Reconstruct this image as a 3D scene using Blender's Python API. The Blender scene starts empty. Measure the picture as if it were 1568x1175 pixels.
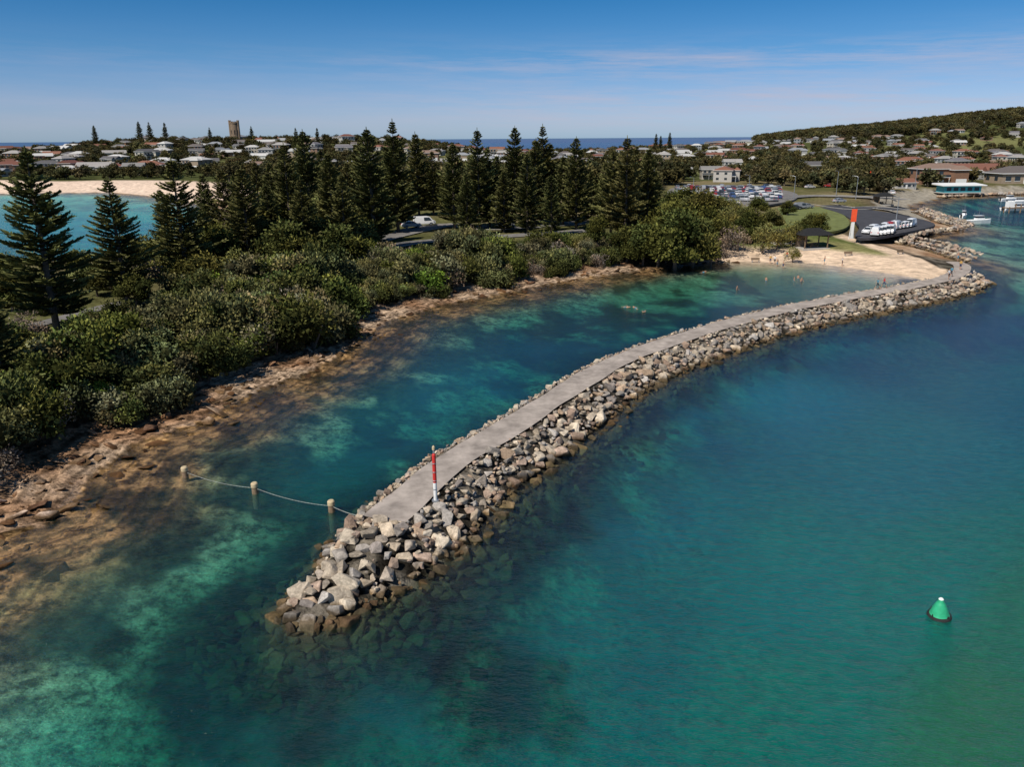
import bpy, bmesh, math, random
import numpy as np
from mathutils import Vector, Matrix
random.seed(7); rng=np.random.default_rng(7)
scene=bpy.context.scene
# ------------------------------------------------------------------ survey / camera
CAMH=25.0; F=1193.0; PIT=math.radians(17.49); SP,CP=math.sin(PIT),math.cos(PIT); ROLL=.0073
def ray(px,py):
    dx=px-784;dy=py-587.5;dx,dy=dx-ROLL*dy,dy+ROLL*dx
    return dx,F*CP-dy*SP,F*SP+dy*CP          # right, forward, down
def P(px,py,z=0.0):
    r,f,d=ray(px,py);t=(CAMH-z)/d;return (r*t,f*t)
def at_dist(px,py,Y):
    """world x and z of a sighting at forward distance Y"""
    r,f,d=ray(px,py);return r/f*Y,CAMH-d/f*Y
cam=bpy.data.cameras.new("camera"); cam.sensor_width=36; cam.lens=36*F/1568; cam.clip_end=90000; cam.clip_start=0.5
camo=bpy.data.objects.new("camera",cam); scene.collection.objects.link(camo)
camo.matrix_world=Matrix.Translation((0,0,CAMH))@Matrix.Rotation(math.pi/2-PIT,4,'X')@Matrix.Rotation(-ROLL,4,'Z'); scene.camera=camo
scene.view_settings.view_transform='Standard'; scene.view_settings.look='None'; scene.view_settings.exposure=0
# ------------------------------------------------------------------ numeric helpers
def lin(c): 
    c=np.array(c,float)/255.; return np.where(c<=.04045,c/12.92,((c+.055)/1.055)**2.4)
def S(a,b,x): 
    t=np.clip((np.asarray(x,float)-a)/(b-a),0,1); return t*t*(3-2*t)
def hsh(i,j,s): 
    v=np.sin(i*127.1+j*311.7+s*74.7)*43758.5453; return v-np.floor(v)
def vn(x,y,s=0):
    x=np.asarray(x,float);y=np.asarray(y,float)
    i=np.floor(x);j=np.floor(y);a=x-i;b=y-j;a=a*a*(3-2*a);b=b*b*(3-2*b)
    return (hsh(i,j,s)*(1-a)+hsh(i+1,j,s)*a)*(1-b)+(hsh(i,j+1,s)*(1-a)+hsh(i+1,j+1,s)*a)*b
def fbm(x,y,s=0,o=4):
    r=0;a=.5;t=0
    for k in range(o): r=r+a*vn(x*2**k,y*2**k,s+k);t+=a;a*=.5
    return r/t
def segd(A,B,X,Y):
    dx,dy=B[0]-A[0],B[1]-A[1];L=dx*dx+dy*dy+1e-9
    t=np.clip(((X-A[0])*dx+(Y-A[1])*dy)/L,0,1)
    return np.hypot(X-A[0]-t*dx,Y-A[1]-t*dy),(dx*(Y-A[1])-dy*(X-A[0])),t
def inside(poly,X,Y):
    r=np.zeros(np.shape(X),bool);n=len(poly)
    for k in range(n):
        x1,y1=poly[k];x2,y2=poly[(k+1)%n]
        if y1==y2: continue
        c=((y1>Y)!=(y2>Y))&(X<(x2-x1)*(Y-y1)/(y2-y1)+x1); r^=c
    return r
def sdist(poly,X,Y):
    X=np.asarray(X,float);Y=np.asarray(Y,float);d=np.full(X.shape,1e9)
    for k in range(len(poly)): d=np.minimum(d,segd(poly[k],poly[(k+1)%len(poly)],X,Y)[0])
    return np.where(inside(poly,X,Y),d,-d)
def catmull(pts,step=1.0):
    pts=[np.array(p,float) for p in pts]; pts=[2*pts[0]-pts[1]]+pts+[2*pts[-1]-pts[-2]]; out=[]
    for k in range(1,len(pts)-2):
        p0,p1,p2,p3=pts[k-1:k+3]; n=max(2,int(np.linalg.norm(p2-p1)/step))
        for i in range(n):
            t=i/n; out.append(.5*((2*p1)+(-p0+p2)*t+(2*p0-5*p1+4*p2-p3)*t*t+(-p0+3*p1-3*p2+p3)*t**3))
    out.append(pts[-2]); return out
# ------------------------------------------------------------------ coast
LANDPX=[(-260,1000),(-100,880),(0,815),(60,806),(100,790),(138,732),(205,682),(300,648),(380,604),(480,567),(550,525),(592,492),(680,466),(780,447),(880,428),(960,416),(1050,404),(1130,401),
 (1250,404),(1340,416),(1425,430),(1452,418),(1475,404),(1440,390),(1400,379),(1372,373),(1400,364),(1462,355),(1468,350),(1430,338),(1398,326),(1388,316),(1440,303),(1570,298),(1800,292)]
LAND=[P(*p) for p in LANDPX]+[(1600,560),(3800,900),(3800,3000),(2000,3000),(900,2500),(600,1900),(400,1450),(200,1250),(0,1100),(-200,1060),(-450,1020),(-640,900),(-720,760),(-620,600),(-430,480)]
LAND+= [P(*p) for p in [(-80,294),(0,297),(90,295),(170,295),(250,302),(330,318),(352,340),(300,372),(240,395),(150,405),(0,418),(-120,430),(-260,450)]]
BWZ=1.9
PATHPX=[(585,797),(628,763),(685,712),(735,680),(780,655),(862,602),(932,560),(1000,532),(1100,500),(1200,474),(1300,455),(1380,441),(1430,431),(1462,421),(1474,410),(1458,400),(1425,392),(1385,387),(1320,382)]
PATH=catmull([P(x,y,BWZ) for x,y in PATHPX],1.0)
TIPPX=[(474,908,1.0),(515,868,1.4),(550,834,1.8),(585,797,1.9)]
TIP=catmull([P(x,y,z) for x,y,z in TIPPX],1.0)
CL=TIP[:-1]+PATH; NT=len(TIP)-1
CLa=np.array(CL); arc=np.concatenate([[0],np.cumsum(np.linalg.norm(np.diff(CLa,axis=0),axis=1))])
def bw(X,Y):
    X=np.asarray(X,float);Y=np.asarray(Y,float)
    D=np.full(X.shape,1e9);Sd=np.zeros(X.shape);A=np.zeros(X.shape)
    near=(np.abs(X-45)<110)&(Y>20)&(Y<240)
    xs,ys=X[near],Y[near];d0=np.full(xs.shape,1e9);s0=np.zeros(xs.shape);a0=np.zeros(xs.shape)
    for k in range(0,len(CL)-1,2):
        k2=min(k+2,len(CL)-1)
        d,c,t=segd(CL[k],CL[k2],xs,ys);m=d<d0
        d0=np.where(m,d,d0);s0=np.where(m,-np.sign(c),s0);a0=np.where(m,arc[k]+t*(arc[k2]-arc[k]),a0)
    D[near]=d0;Sd[near]=s0;A[near]=a0
    return D,Sd,A
def prof(off,a):
    o=np.abs(off); nw=1-S(0,11,a); hw=np.where(off>0,1.9,1.8)-1.0*nw; sl=np.where(off>0,0.62,0.95)
    top=1.75-1.0*(1-S(0,6,a))
    h=top-np.maximum(0,o-hw)*sl
    return np.where(h<-.4,-.4+(h+.4)*.62,h)
WC=[(60,1120,3,(16,82,74)),(100,1010,2.3,(24,88,76)),(300,1080,3.2,(8,76,72)),(600,1120,4.5,(3,74,74)),(900,1100,4.5,(3,80,80)),(1200,1100,4.5,(5,90,78)),(1500,1100,4.2,(30,94,60)),(1560,980,4.2,(20,94,66)),
(1400,900,4.5,(5,94,84)),(1200,880,4.5,(2,92,90)),(950,960,4.5,(2,80,82)),(1000,760,4.5,(2,88,98)),(1200,620,4.5,(2,90,110)),(1350,700,4.5,(2,86,97)),(1090,650,4.5,(2,76,96)),(1530,600,4.5,(3,78,95)),(1520,520,5,(3,56,86)),
(1380,490,5,(3,52,84)),(1250,510,5,(3,60,92)),(1540,430,5,(4,40,70)),(1500,340,4,(14,52,74)),(1540,320,4,(16,54,74)),(960,650,4,(2,42,62)),(860,730,3.6,(2,34,47)),(760,850,3.0,(2,36,41)),(640,960,2.8,(3,34,36)),(500,1030,2.8,(3,38,40)),(1070,580,4,(2,44,68)),(1200,520,4.5,(2,44,72)),
(380,960,2.8,(6,50,47)),(700,610,3.4,(8,90,92)),(560,660,3.2,(6,87,84)),(470,730,3,(8,84,78)),(400,820,2.8,(10,84,76)),(300,880,2.2,(22,92,80)),(180,860,1.6,(48,104,84)),(60,920,1.4,(42,92,72)),(200,970,2.2,(16,78,70)),(20,1010,2.2,(20,80,70)),
(250,760,1.2,(26,68,50)),(350,690,1.4,(20,62,50)),(480,620,1.8,(14,68,62)),(620,540,2.2,(14,62,64)),(800,540,3,(10,62,76)),(850,500,2.2,(14,48,48)),(1000,470,1.8,(20,50,45)),(1150,445,1.4,(32,68,60)),(1300,430,1.0,(64,96,86)),(900,560,3,(8,60,72)),(780,600,3.2,(4,78,88)),(640,680,3,(4,68,68)),
(100,350,2.5,(34,145,165)),(60,310,1.6,(60,165,175)),(0,400,2.5,(20,105,125)),(-300,380,3,(20,110,135)),(1700,400,5,(4,40,66)),(800,222,9,(6,62,112)),(60,222,9,(6,62,112)),(1500,222,9,(6,62,112)),(800,217,9,(5,52,108))]
def uv(X,Y): return X/np.maximum(Y,1),np.log(np.maximum(Y,5))
cu=[];cd=[];cc=[]
for px,py,d,c in WC:
    x,y=P(px,py);u,v=uv(np.array(x),np.array(y));cu.append((float(u)*1.6,float(v)));cd.append(d);cc.append(lin(c))
def wctrl(X,Y):
    u,v=uv(X,Y);u=np.clip(u,-1.2,1.2)*1.6
    u=u+.10*(fbm(X*.05,Y*.05,5,3)-.5);v=v+.12*(fbm(X*.05,Y*.05,9,3)-.5)
    W=0;D=0;C=0
    for (a,b),d,c in zip(cu,cd,cc):
        w=1/((u-a)**2+(v-b)**2+.0012)**1.9; W=W+w;D=D+w*d;C=C+w[...,None]*c
    return D/W,C/W[...,None]
def level(X,Y):
    u=X/np.maximum(Y,1)
    L=3.2-1.2*S(15,60,X)*(1-S(240,320,Y))
    g=lambda cx,cy,sx,sy,h:h*np.exp(-((X-cx)/sx)**2-((Y-cy)/sy)**2)
    L=L+g(-330,830,210,190,19)+g(-125,860,110,150,11)+g(260,1050,180,200,6)
    hill=S(650,1650,Y)*(18+56*S(.26,.78,u))*S(.17,.38,u)
    hill=hill*(1+.25*(fbm(X/260,Y/260,3,3)-.5))
    return L+hill
BX0=P(1128,400)[0];BX1=P(1428,412)[0]+2
def height(X,Y):
    X=np.asarray(X,float);Y=np.asarray(Y,float)
    d=sdist(LAND,X,Y);L=level(X,Y)
    bx=(X>BX0-3)&(Y<235)&(Y>140); far=(Y>330)&(X<0)
    n=fbm(X*.35,Y*.35,2,3)-.5
    rocky=.09*np.minimum(d,6)+S(5,14,d)*(L-.5)
    led=(d*.42+1.6*fbm(X*.10,Y*.10,31,3)); led=(led-np.floor(led))
    rocky=rocky+np.where((d>-12)&(d<8),.34*(led-.45)+.3*n,0)*S(-12,-6,d)*S(8,6,d)
    hl=np.where(bx,1.0*S(0,12,d)+(L-1.0)*S(11,22,d),np.where(far,np.where(d>0,S(0,30,d)*L,0),rocky))
    D,_=wctrl(X,Y); dd=-d
    shelf=np.where(bx,.07*dd,np.where(far,.06*dd,.05*dd+.13*np.maximum(0,dd-8)))
    dep=np.minimum(D,shelf); 
    hs=-dep+.25*n*S(0,3,dep)
    hs=np.where(bx|far,hs,hs+np.where(dd<13,.26*(led-.6)*S(13,7,dd),0)+.4*n*S(18,6,dd))
    h=np.where(d>0,hl,hs)
    bd,bs,ba=bw(X,Y)
    m=prof(bd*bs,ba)+np.where(bd<2,0,.2*n); m=np.where(bd<2.1,np.minimum(m,1.75),m)
    h=np.where((bd<15)&(ba<arc[-1]-45),np.maximum(h,m-.12*(ba<8)),h)
    return h,d,bd
def hz(x,y): 
    h,_,_=height(np.array([x]),np.array([y])); return float(h[0])
# ------------------------------------------------------------------ material helpers
def newmat(name):
    m=bpy.data.materials.new(name);m.use_nodes=True;nt=m.node_tree;nt.nodes.clear()
    o=nt.nodes.new('ShaderNodeOutputMaterial');return m,nt,o
def N(nt,t,**k):
    n=nt.nodes.new(t)
    for a,b in k.items(): setattr(n,a,b)
    return n
def ramp(nt,stops,src=None,const=False):
    r=nt.nodes.new('ShaderNodeValToRGB');cr=r.color_ramp
    if const: cr.interpolation='CONSTANT'
    while len(cr.elements)<len(stops): cr.elements.new(.5)
    for e,(p,c) in zip(cr.elements,stops): e.position=p;e.color=(c[0],c[1],c[2],1) if hasattr(c,'__len__') else (c,c,c,1)
    if src is not None: nt.links.new(src,r.inputs[0])
    return r
def mixc(nt,a,b,f,mode='MIX'):
    m=nt.nodes.new('ShaderNodeMix');m.data_type='RGBA';m.blend_type=mode
    for s,v in ((m.inputs[6],a),(m.inputs[7],b),(m.inputs[0],f)):
        if isinstance(v,(int,float)): s.default_value=v
        elif isinstance(v,(tuple,list)): s.default_value=(*v[:3],1)
        else: nt.links.new(v,s)
    return m.outputs[2]
def mth(nt,op,a,b=0.0,c=None):
    m=nt.nodes.new('ShaderNodeMath');m.operation=op
    for s,v in ((m.inputs[0],a),(m.inputs[1],b),(m.inputs[2],c)):
        if v is None: continue
        if isinstance(v,(int,float)): s.default_value=v
        else: nt.links.new(v,s)
    return m.outputs[0]
def noise(nt,scale,detail=4,vec=None,rough=.55,coord='Object'):
    n=nt.nodes.new('ShaderNodeTexNoise');n.inputs['Scale'].default_value=scale;n.inputs['Detail'].default_value=detail;n.inputs['Roughness'].default_value=rough
    if vec is None:
        g=nt.nodes.new('ShaderNodeNewGeometry') if coord=='World' else nt.nodes.new('ShaderNodeTexCoord')
        vec=g.outputs['Position'] if coord=='World' else g.outputs['Object']
    nt.links.new(vec,n.inputs['Vector']);return n
def bump(nt,h,st,dist):
    b=nt.nodes.new('ShaderNodeBump');b.inputs['Strength'].default_value=st;b.inputs['Distance'].default_value=dist;nt.links.new(h,b.inputs['Height']);return b.outputs[0]
def simple(name,col,rough=.6,metal=0,nscale=3,var=.25,bst=0,spec=.3,det=4):
    m,nt,o=newmat(name);p=N(nt,'ShaderNodeBsdfPrincipled');p.inputs['Roughness'].default_value=rough;p.inputs['Metallic'].default_value=metal;p.inputs['Specular IOR Level'].default_value=spec
    n=noise(nt,nscale,det,rough=.6);r=ramp(nt,[(.3,tuple(c*(1-var) for c in col)),(.7,tuple(min(1,c*(1+var)) for c in col))],n.outputs[0])
    nt.links.new(r.outputs[0],p.inputs['Base Color'])
    if bst: nt.links.new(bump(nt,n.outputs[0],bst,.05),p.inputs['Normal'])
    nt.links.new(p.outputs[0],o.inputs[0]);return m
def objrand(name,cols,rough=.6,seed=0.,spec=.3,nscale=1.5,var=.15,metal=0.):
    m,nt,o=newmat(name);p=N(nt,'ShaderNodeBsdfPrincipled');p.inputs['Roughness'].default_value=rough;p.inputs['Specular IOR Level'].default_value=spec;p.inputs['Metallic'].default_value=metal
    oi=N(nt,'ShaderNodeObjectInfo');w=N(nt,'ShaderNodeTexWhiteNoise',noise_dimensions='1D')
    nt.links.new(mth(nt,'ADD',oi.outputs['Random'],seed),w.inputs['W'])
    st=[(i/len(cols),c) for i,c in enumerate(cols)];r=ramp(nt,st,w.outputs['Value'],True)
    n=noise(nt,nscale,2);rr=ramp(nt,[(.3,1-var),(.7,1.0)],n.outputs[0])
    nt.links.new(mixc(nt,r.outputs[0],rr.outputs[0],1.0,'MULTIPLY'),p.inputs['Base Color'])
    nt.links.new(p.outputs[0],o.inputs[0]);return m
def foliage(name,cols,bright=1.0,nsc=.5):
    m,nt,o=newmat(name);p=N(nt,'ShaderNodeBsdfDiffuse')
    oi=N(nt,'ShaderNodeObjectInfo');st=[(i/max(1,len(cols)-1),tuple(x*bright*w for x,w in zip(c,(1.08,1.,.72)))) for i,c in enumerate(cols)]
    w=N(nt,'ShaderNodeTexWhiteNoise',noise_dimensions='1D');nt.links.new(oi.outputs['Random'],w.inputs['W'])
    r=ramp(nt,st,w.outputs['Value']);a=N(nt,'ShaderNodeAttribute',attribute_name='shade')
    n=noise(nt,nsc,1,coord='World');rr=ramp(nt,[(.3,.66),(.7,1.34)],n.outputs[0])
    c=mixc(nt,r.outputs[0],a.outputs['Color'],1.0,'MULTIPLY');c=mixc(nt,c,rr.outputs[0],1.0,'MULTIPLY')
    nt.links.new(c,p.inputs['Color']);nt.links.new(p.outputs[0],o.inputs[0]);return m
# ------------------------------------------------------------------ mesh builder
class MB:
    def __init__(s): s.v=[];s.f=[];s.m=[];s.c=[]
    def add(s,vs,fs,mi=0,col=(1,1,1)):
        b=len(s.v);s.v+= [tuple(v) for v in vs];s.f+=[tuple(i+b for i in f) for f in fs];s.m+=[mi]*len(fs);s.c+=[col]*len(vs)
    def box(s,x0,x1,y0,y1,z0,z1,mi=0,tx=0,ty=0,M=None):
        vs=[(x0,y0,z0),(x1,y0,z0),(x1,y1,z0),(x0,y1,z0),(x0+tx,y0+ty,z1),(x1-tx,y0+ty,z1),(x1-tx,y1-ty,z1),(x0+tx,y1-ty,z1)]
        if M is not None: vs=[tuple(M@Vector(v)) for v in vs]
        s.add(vs,[(0,3,2,1),(4,5,6,7),(0,1,5,4),(1,2,6,5),(2,3,7,6),(3,0,4,7)],mi)
    def cyl(s,a,b,r0,r1,n=8,mi=0,col=(1,1,1),cap=True):
        a=Vector(a);b=Vector(b);d=(b-a).normalized();q=d.to_track_quat('Z','Y');vs=[]
        for c,r in((a,r0),(b,r1)):
            for k in range(n): t=2*math.pi*k/n;vs.append(c+q@Vector((r*math.cos(t),r*math.sin(t),0)))
        fs=[(k,(k+1)%n,n+(k+1)%n,n+k) for k in range(n)]
        if cap: fs+=[tuple(range(n-1,-1,-1)),tuple(range(n,2*n))]
        s.add(vs,fs,mi,col)
    def lathe(s,pr,n=20,mi=None,c=(0,0,0)):
        for k in range(len(pr)-1):
            (r0,z0),(r1,z1)=pr[k][:2],pr[k+1][:2];m=pr[k][2] if len(pr[k])>2 else 0
            vs=[];
            for r,z in((r0,z0),(r1,z1)):
                for j in range(n): t=2*math.pi*j/n;vs.append((c[0]+r*math.cos(t),c[1]+r*math.sin(t),c[2]+z))
            s.add(vs,[(j,(j+1)%n,n+(j+1)%n,n+j) for j in range(n)],m)
    def mesh(s,name,mats,smooth=False,attr='shade'):
        me=bpy.data.meshes.new(name);me.from_pydata(s.v,[],s.f)
        for m in mats: me.materials.append(m)
        me.polygons.foreach_set('material_index',s.m)
        if smooth: me.polygons.foreach_set('use_smooth',[True]*len(s.f))
        a=me.color_attributes.new(attr,'FLOAT_COLOR','POINT');c=np.ones((len(s.v),4));c[:,:3]=np.array(s.c);a.data.foreach_set('color',c.ravel())
        me.update();return me
def place(name,me,loc=(0,0,0),rz=0,sc=1,parent=None,rot=None):
    o=bpy.data.objects.new(name,me);scene.collection.objects.link(o);o.location=loc
    o.rotation_euler=rot if rot else (0,0,rz)
    o.scale=sc if hasattr(sc,'__len__') else (sc,sc,sc)
    if parent: o.parent=parent
    return o
def empty(name,loc=(0,0,0)):
    o=bpy.data.objects.new(name,None);scene.collection.objects.link(o);o.location=loc;o.empty_display_size=.1;return o
# ------------------------------------------------------------------ terrain + water sheets
NR,NA=640,500
rr=np.exp(np.linspace(math.log(12),math.log(45000),NR));aa=np.radians(np.linspace(-78,78,NA))
R,A=np.meshgrid(rr,aa,indexing='ij');GX=(R*np.sin(A));GY=(R*np.cos(A))
GH,GD,GB=height(GX.ravel(),GY.ravel());gx=GX.ravel();gy=GY.ravel()
idx=np.arange(NR*NA).reshape(NR,NA);Q=np.stack([idx[:-1,:-1],idx[:-1,1:],idx[1:,1:],idx[1:,:-1]],-1).reshape(-1,4)[:,::-1]
def sheet(name,X,Y,Z,attrs):
    me=bpy.data.meshes.new(name);me.vertices.add(len(X));me.vertices.foreach_set('co',np.stack([X,Y,Z],-1).ravel())
    me.loops.add(Q.size);me.loops.foreach_set('vertex_index',Q.ravel().astype(np.int32))
    me.polygons.add(len(Q));me.polygons.foreach_set('loop_start',np.arange(0,Q.size,4,dtype=np.int32));me.polygons.foreach_set('loop_total',np.full(len(Q),4,dtype=np.int32))
    me.polygons.foreach_set('use_smooth',np.ones(len(Q),bool))
    for k,v in attrs.items():
        if v.ndim==2:
            a=me.color_attributes.new(k,'FLOAT_COLOR','POINT');c=np.ones((len(X),4));c[:,:3]=v;a.data.foreach_set('color',c.ravel())
        else: a=me.attributes.new(k,'FLOAT','POINT');a.data.foreach_set('value',v.astype(np.float32))
    me.update();me.validate();return me
n1=fbm(gx*.03,gy*.03,11,4)[:,None];n2=fbm(gx*.15,gy*.15,12,3)[:,None];n3=fbm(gx/90,gy/90,14,3)[:,None]
def lp(a,b,t): return np.array(a)*(1-t)+np.array(b)*t
grass=lp((.10,.10,.04),(.20,.165,.09),S(.35,.65,n1));grass=grass*(.7+.5*n2)
farg=lp((.07,.08,.03),(.18,.18,.075),S(.42,.62,n3));grass=np.where((gy>420)[:,None],farg,grass)
hillm=(S(1200,1400,gy+260*(n3[:,0]-.5))*S(.25,.38,gx/np.maximum(gy,1)))[:,None];grass=(1-hillm)*grass+hillm*np.array((.04,.052,.024))
rock=lp((.26,.15,.085),(.44,.32,.22),S(.3,.7,n2));soil=np.array((.11,.085,.055))
sand=np.array((.66,.50,.36))
d=GD[:,None];col=np.where(d>0,grass,0)
col=np.where((d<12),lp(rock,soil,S(6,9,d)),col);col=np.where((d>=12)&(d<18)&(gy[:,None]<330),lp(soil,grass,S(12,18,d)),col)
bx=((gx>BX0-3)&(gx<BX1)&(gy<235)&(gy>130))[:,None]
bsand=S(15.5,12,d+4*(n2-.5));col=np.where(bx,lp(lp((.12,.14,.045),(.20,.19,.08),S(.4,.6,n1)),sand,bsand),col)
fb=((gy>330)&(gx<-60))[:,None];col=np.where(fb,lp(farg,(.70,.54,.42),S(46,34,d+34*(n3-.5))),col)
fr=((gy>240)&(gx>100))[:,None];col=np.where(fr&(d<12),(.3,.27,.22),col)
bedn=fbm(gx*.30,gy*.30,21,4)[:,None];bedm=fbm(gx*.07,gy*.07,25,2)[:,None]
bed=lp((.04,.045,.025),(.46,.45,.30),S(.42,.57,bedn*.55+bedm*.45));deep=S(-30,-60,d);bed=lp(bed,np.array((.10,.20,.15)),deep*.8)
brock=lp((.065,.042,.02),(.33,.20,.09),S(.40,.60,fbm(gx*.4,gy*.4,33,3)[:,None]));bed=lp(bed,brock,S(-11.5,-5.5,d+10*(bedn-.5))*(1-bx*1.))
bed=np.where(bx,lp((.20,.18,.11),(.5,.4,.28),S(-16,0,d+10*(bedn-.5))),bed)
col=np.where(d>0,col,bed)
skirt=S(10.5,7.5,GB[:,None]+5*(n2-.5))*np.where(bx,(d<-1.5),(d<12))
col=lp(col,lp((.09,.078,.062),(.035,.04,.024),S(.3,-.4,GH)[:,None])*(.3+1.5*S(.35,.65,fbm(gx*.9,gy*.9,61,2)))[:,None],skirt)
m,nt,o=newmat('ground_mat');p=N(nt,'ShaderNodeBsdfDiffuse')
at=N(nt,'ShaderNodeAttribute',attribute_name='gcol');sd=N(nt,'ShaderNodeAttribute',attribute_name='coast')
nz=noise(nt,.5,5,coord='World',rough=.65);r1=ramp(nt,[(.3,.62),(.7,1.35)],nz.outputs[0])
c=mixc(nt,at.outputs[0],r1.outputs[0],1.0,'MULTIPLY')
nb=noise(nt,.30,5,coord='World',rough=.65)
w=mth(nt,'SINE',mth(nt,'ADD',mth(nt,'MULTIPLY',sd.outputs['Fac'],4.6),mth(nt,'MULTIPLY',nb.outputs[0],12.0)))
band=ramp(nt,[(.0,.30),(.30,.8),(.7,1.3),(1.,.85)],mth(nt,'MULTIPLY_ADD',w,.5,.5))
mask=N(nt,'ShaderNodeAttribute',attribute_name='shelf');mott=N(nt,'ShaderNodeAttribute',attribute_name='mottle')
c=mixc(nt,c,mixc(nt,c,band.outputs[0],1.0,'MULTIPLY'),mth(nt,'MULTIPLY',mask.outputs['Fac'],.75))
n4=noise(nt,.9,6,coord='World',rough=.8)
c=mixc(nt,c,ramp(nt,[(.40,.18),(.58,1.35)],n4.outputs[0]).outputs[0],mott.outputs['Fac'],'MULTIPLY')
nt.links.new(c,p.inputs['Color']);nt.links.new(bump(nt,mth(nt,'ADD',nz.outputs[0],mth(nt,'MULTIPLY',w,.10)),.8,.5),p.inputs['Normal']);nt.links.new(p.outputs[0],o.inputs[0])
shelf=S(-13,-6,GD)*S(10,7,GD)*(1-bx[:,0])*(gy<260)*(gx<BX0+4)
mottle=np.maximum(shelf*.9,(GD<0)*(gy<260)*(GD>-75)*np.where(gx<15,.95,.5)*(1-.7*bx[:,0]))
me=sheet('ground',gx,gy,GH,{'gcol':col,'coast':GD,'shelf':shelf.astype(float),'mottle':mottle.astype(float)});me.materials.append(m);place('ground',me)
# water
WD,WCOL=wctrl(gx,gy);dep=np.where(GH>0,0,-GH)
kk=np.array((.80,.28,.33));T=np.exp(-kk*np.maximum(0,dep-.25)[:,None]*1.15-np.minimum(dep,.25)[:,None]*.4)
body=WCOL*(1-T**1.3)*1.06
patch=fbm(gx*.05,gy*.05,41,3);body=body*(.90+.20*patch)[:,None]
weed=S(.50,.60,fbm(gx*.16,gy*.16,71,4))*(GB<1e8)*S(20,9,GB)*(GD<-6)
weed2=S(.53,.62,fbm(gx*.13,gy*.13,75,4))*(gx<12)*(gy<66)*(GD<-9)
wd_=np.clip(.40*weed+.48*weed2,0,.6)[:,None];body=body*(1-wd_)
m,nt,o=newmat('sea_water_mat')
ta=N(nt,'ShaderNodeAttribute',attribute_name='trans');ba=N(nt,'ShaderNodeAttribute',attribute_name='body');ca=N(nt,'ShaderNodeAttribute',attribute_name='chop')
geo=N(nt,'ShaderNodeNewGeometry');mp=N(nt,'ShaderNodeMapping');mp.inputs['Scale'].default_value=(1,1.8,1);mp.inputs['Rotation'].default_value=(0,0,.35);nt.links.new(geo.outputs['Position'],mp.inputs['Vector'])
w1=noise(nt,.9,5,mp.outputs[0],.68)
bn=N(nt,'ShaderNodeBump');bn.inputs['Distance'].default_value=.5;nt.links.new(w1.outputs[0],bn.inputs['Height']);nt.links.new(ca.outputs['Fac'],bn.inputs['Strength'])
tr=N(nt,'ShaderNodeBsdfTransparent');nt.links.new(ta.outputs[0],tr.inputs[0])
df=N(nt,'ShaderNodeBsdfDiffuse');vr=ramp(nt,[(.3,.84),(.7,1.16)],w1.outputs[0]);nt.links.new(mixc(nt,ba.outputs[0],vr.outputs[0],1.0,'MULTIPLY'),df.inputs[0]);nt.links.new(bn.outputs[0],df.inputs['Normal'])
ad=N(nt,'ShaderNodeAddShader');nt.links.new(tr.outputs[0],ad.inputs[0]);nt.links.new(df.outputs[0],ad.inputs[1])
gl=N(nt,'ShaderNodeBsdfGlossy');gl.inputs['Roughness'].default_value=.10;gl.inputs['Color'].default_value=(.9,.9,.9,1);nt.links.new(bn.outputs[0],gl.inputs['Normal'])
fr_=N(nt,'ShaderNodeFresnel');fr_.inputs[0].default_value=1.2;nt.links.new(bn.outputs[0],fr_.inputs['Normal'])
mx=N(nt,'ShaderNodeMixShader');nt.links.new(mth(nt,'MULTIPLY',fr_.outputs[0],.38),mx.inputs[0]);nt.links.new(ad.outputs[0],mx.inputs[1]);nt.links.new(gl.outputs[0],mx.inputs[2]);nt.links.new(mx.outputs[0],o.inputs[0])
LAG=[P(a,b) for a,b in [(470,730),(640,690),(860,575),(1040,500),(1250,452),(1430,428),(1340,412),(1130,398),(900,420),(600,480),(400,600)]]
chop=.64-.44*S(-10,6,sdist(LAG,gx,gy))+.25*S(100,240,gy)*S(60,100,gx)
chop=np.where(gy>350,.6,chop)
me=sheet('sea_water',gx,gy,np.zeros_like(gx),{'trans':T,'body':body,'chop':chop});me.materials.append(m);place('sea_water',me)
# ------------------------------------------------------------------ boulders
def rockvar(seed,flat=.8):
    r=random.Random(seed);bm=bmesh.new()
    for _ in range(15):
        v=Vector([r.uniform(-1,1) for _ in range(3)]);mxx=max(abs(c) for c in v);v=v/mxx*r.uniform(.72,1.0) if r.random()<.8 else v
        v.length=min(v.length,1.28);bm.verts.new((v.x,v.y*.8,v.z*flat))
    g=bmesh.ops.convex_hull(bm,input=bm.verts);bmesh.ops.delete(bm,geom=[e for e in g['geom_interior'] if isinstance(e,bmesh.types.BMVert)],context='VERTS')
    bmesh.ops.dissolve_limit(bm,angle_limit=.22,verts=bm.verts,edges=bm.edges)
    bmesh.ops.bevel(bm,geom=bm.edges[:],offset=.07,segments=1,affect='EDGES',clamp_overlap=True)
    bm.verts.index_update();V=np.array([v.co for v in bm.verts]);Fs=[[v.index for v in f.verts] for f in bm.faces];bm.free();return V,Fs
RV=[rockvar(100+i) for i in range(18)]
RCOL=[tuple(x*1.2 for x in c) for c in [(.37,.31,.24),(.42,.35,.27),(.27,.24,.21),(.47,.38,.28),(.22,.19,.17),(.40,.29,.20),(.32,.27,.22),(.52,.44,.34),(.28,.20,.15),(.34,.31,.28),(.42,.31,.24)]]
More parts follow.
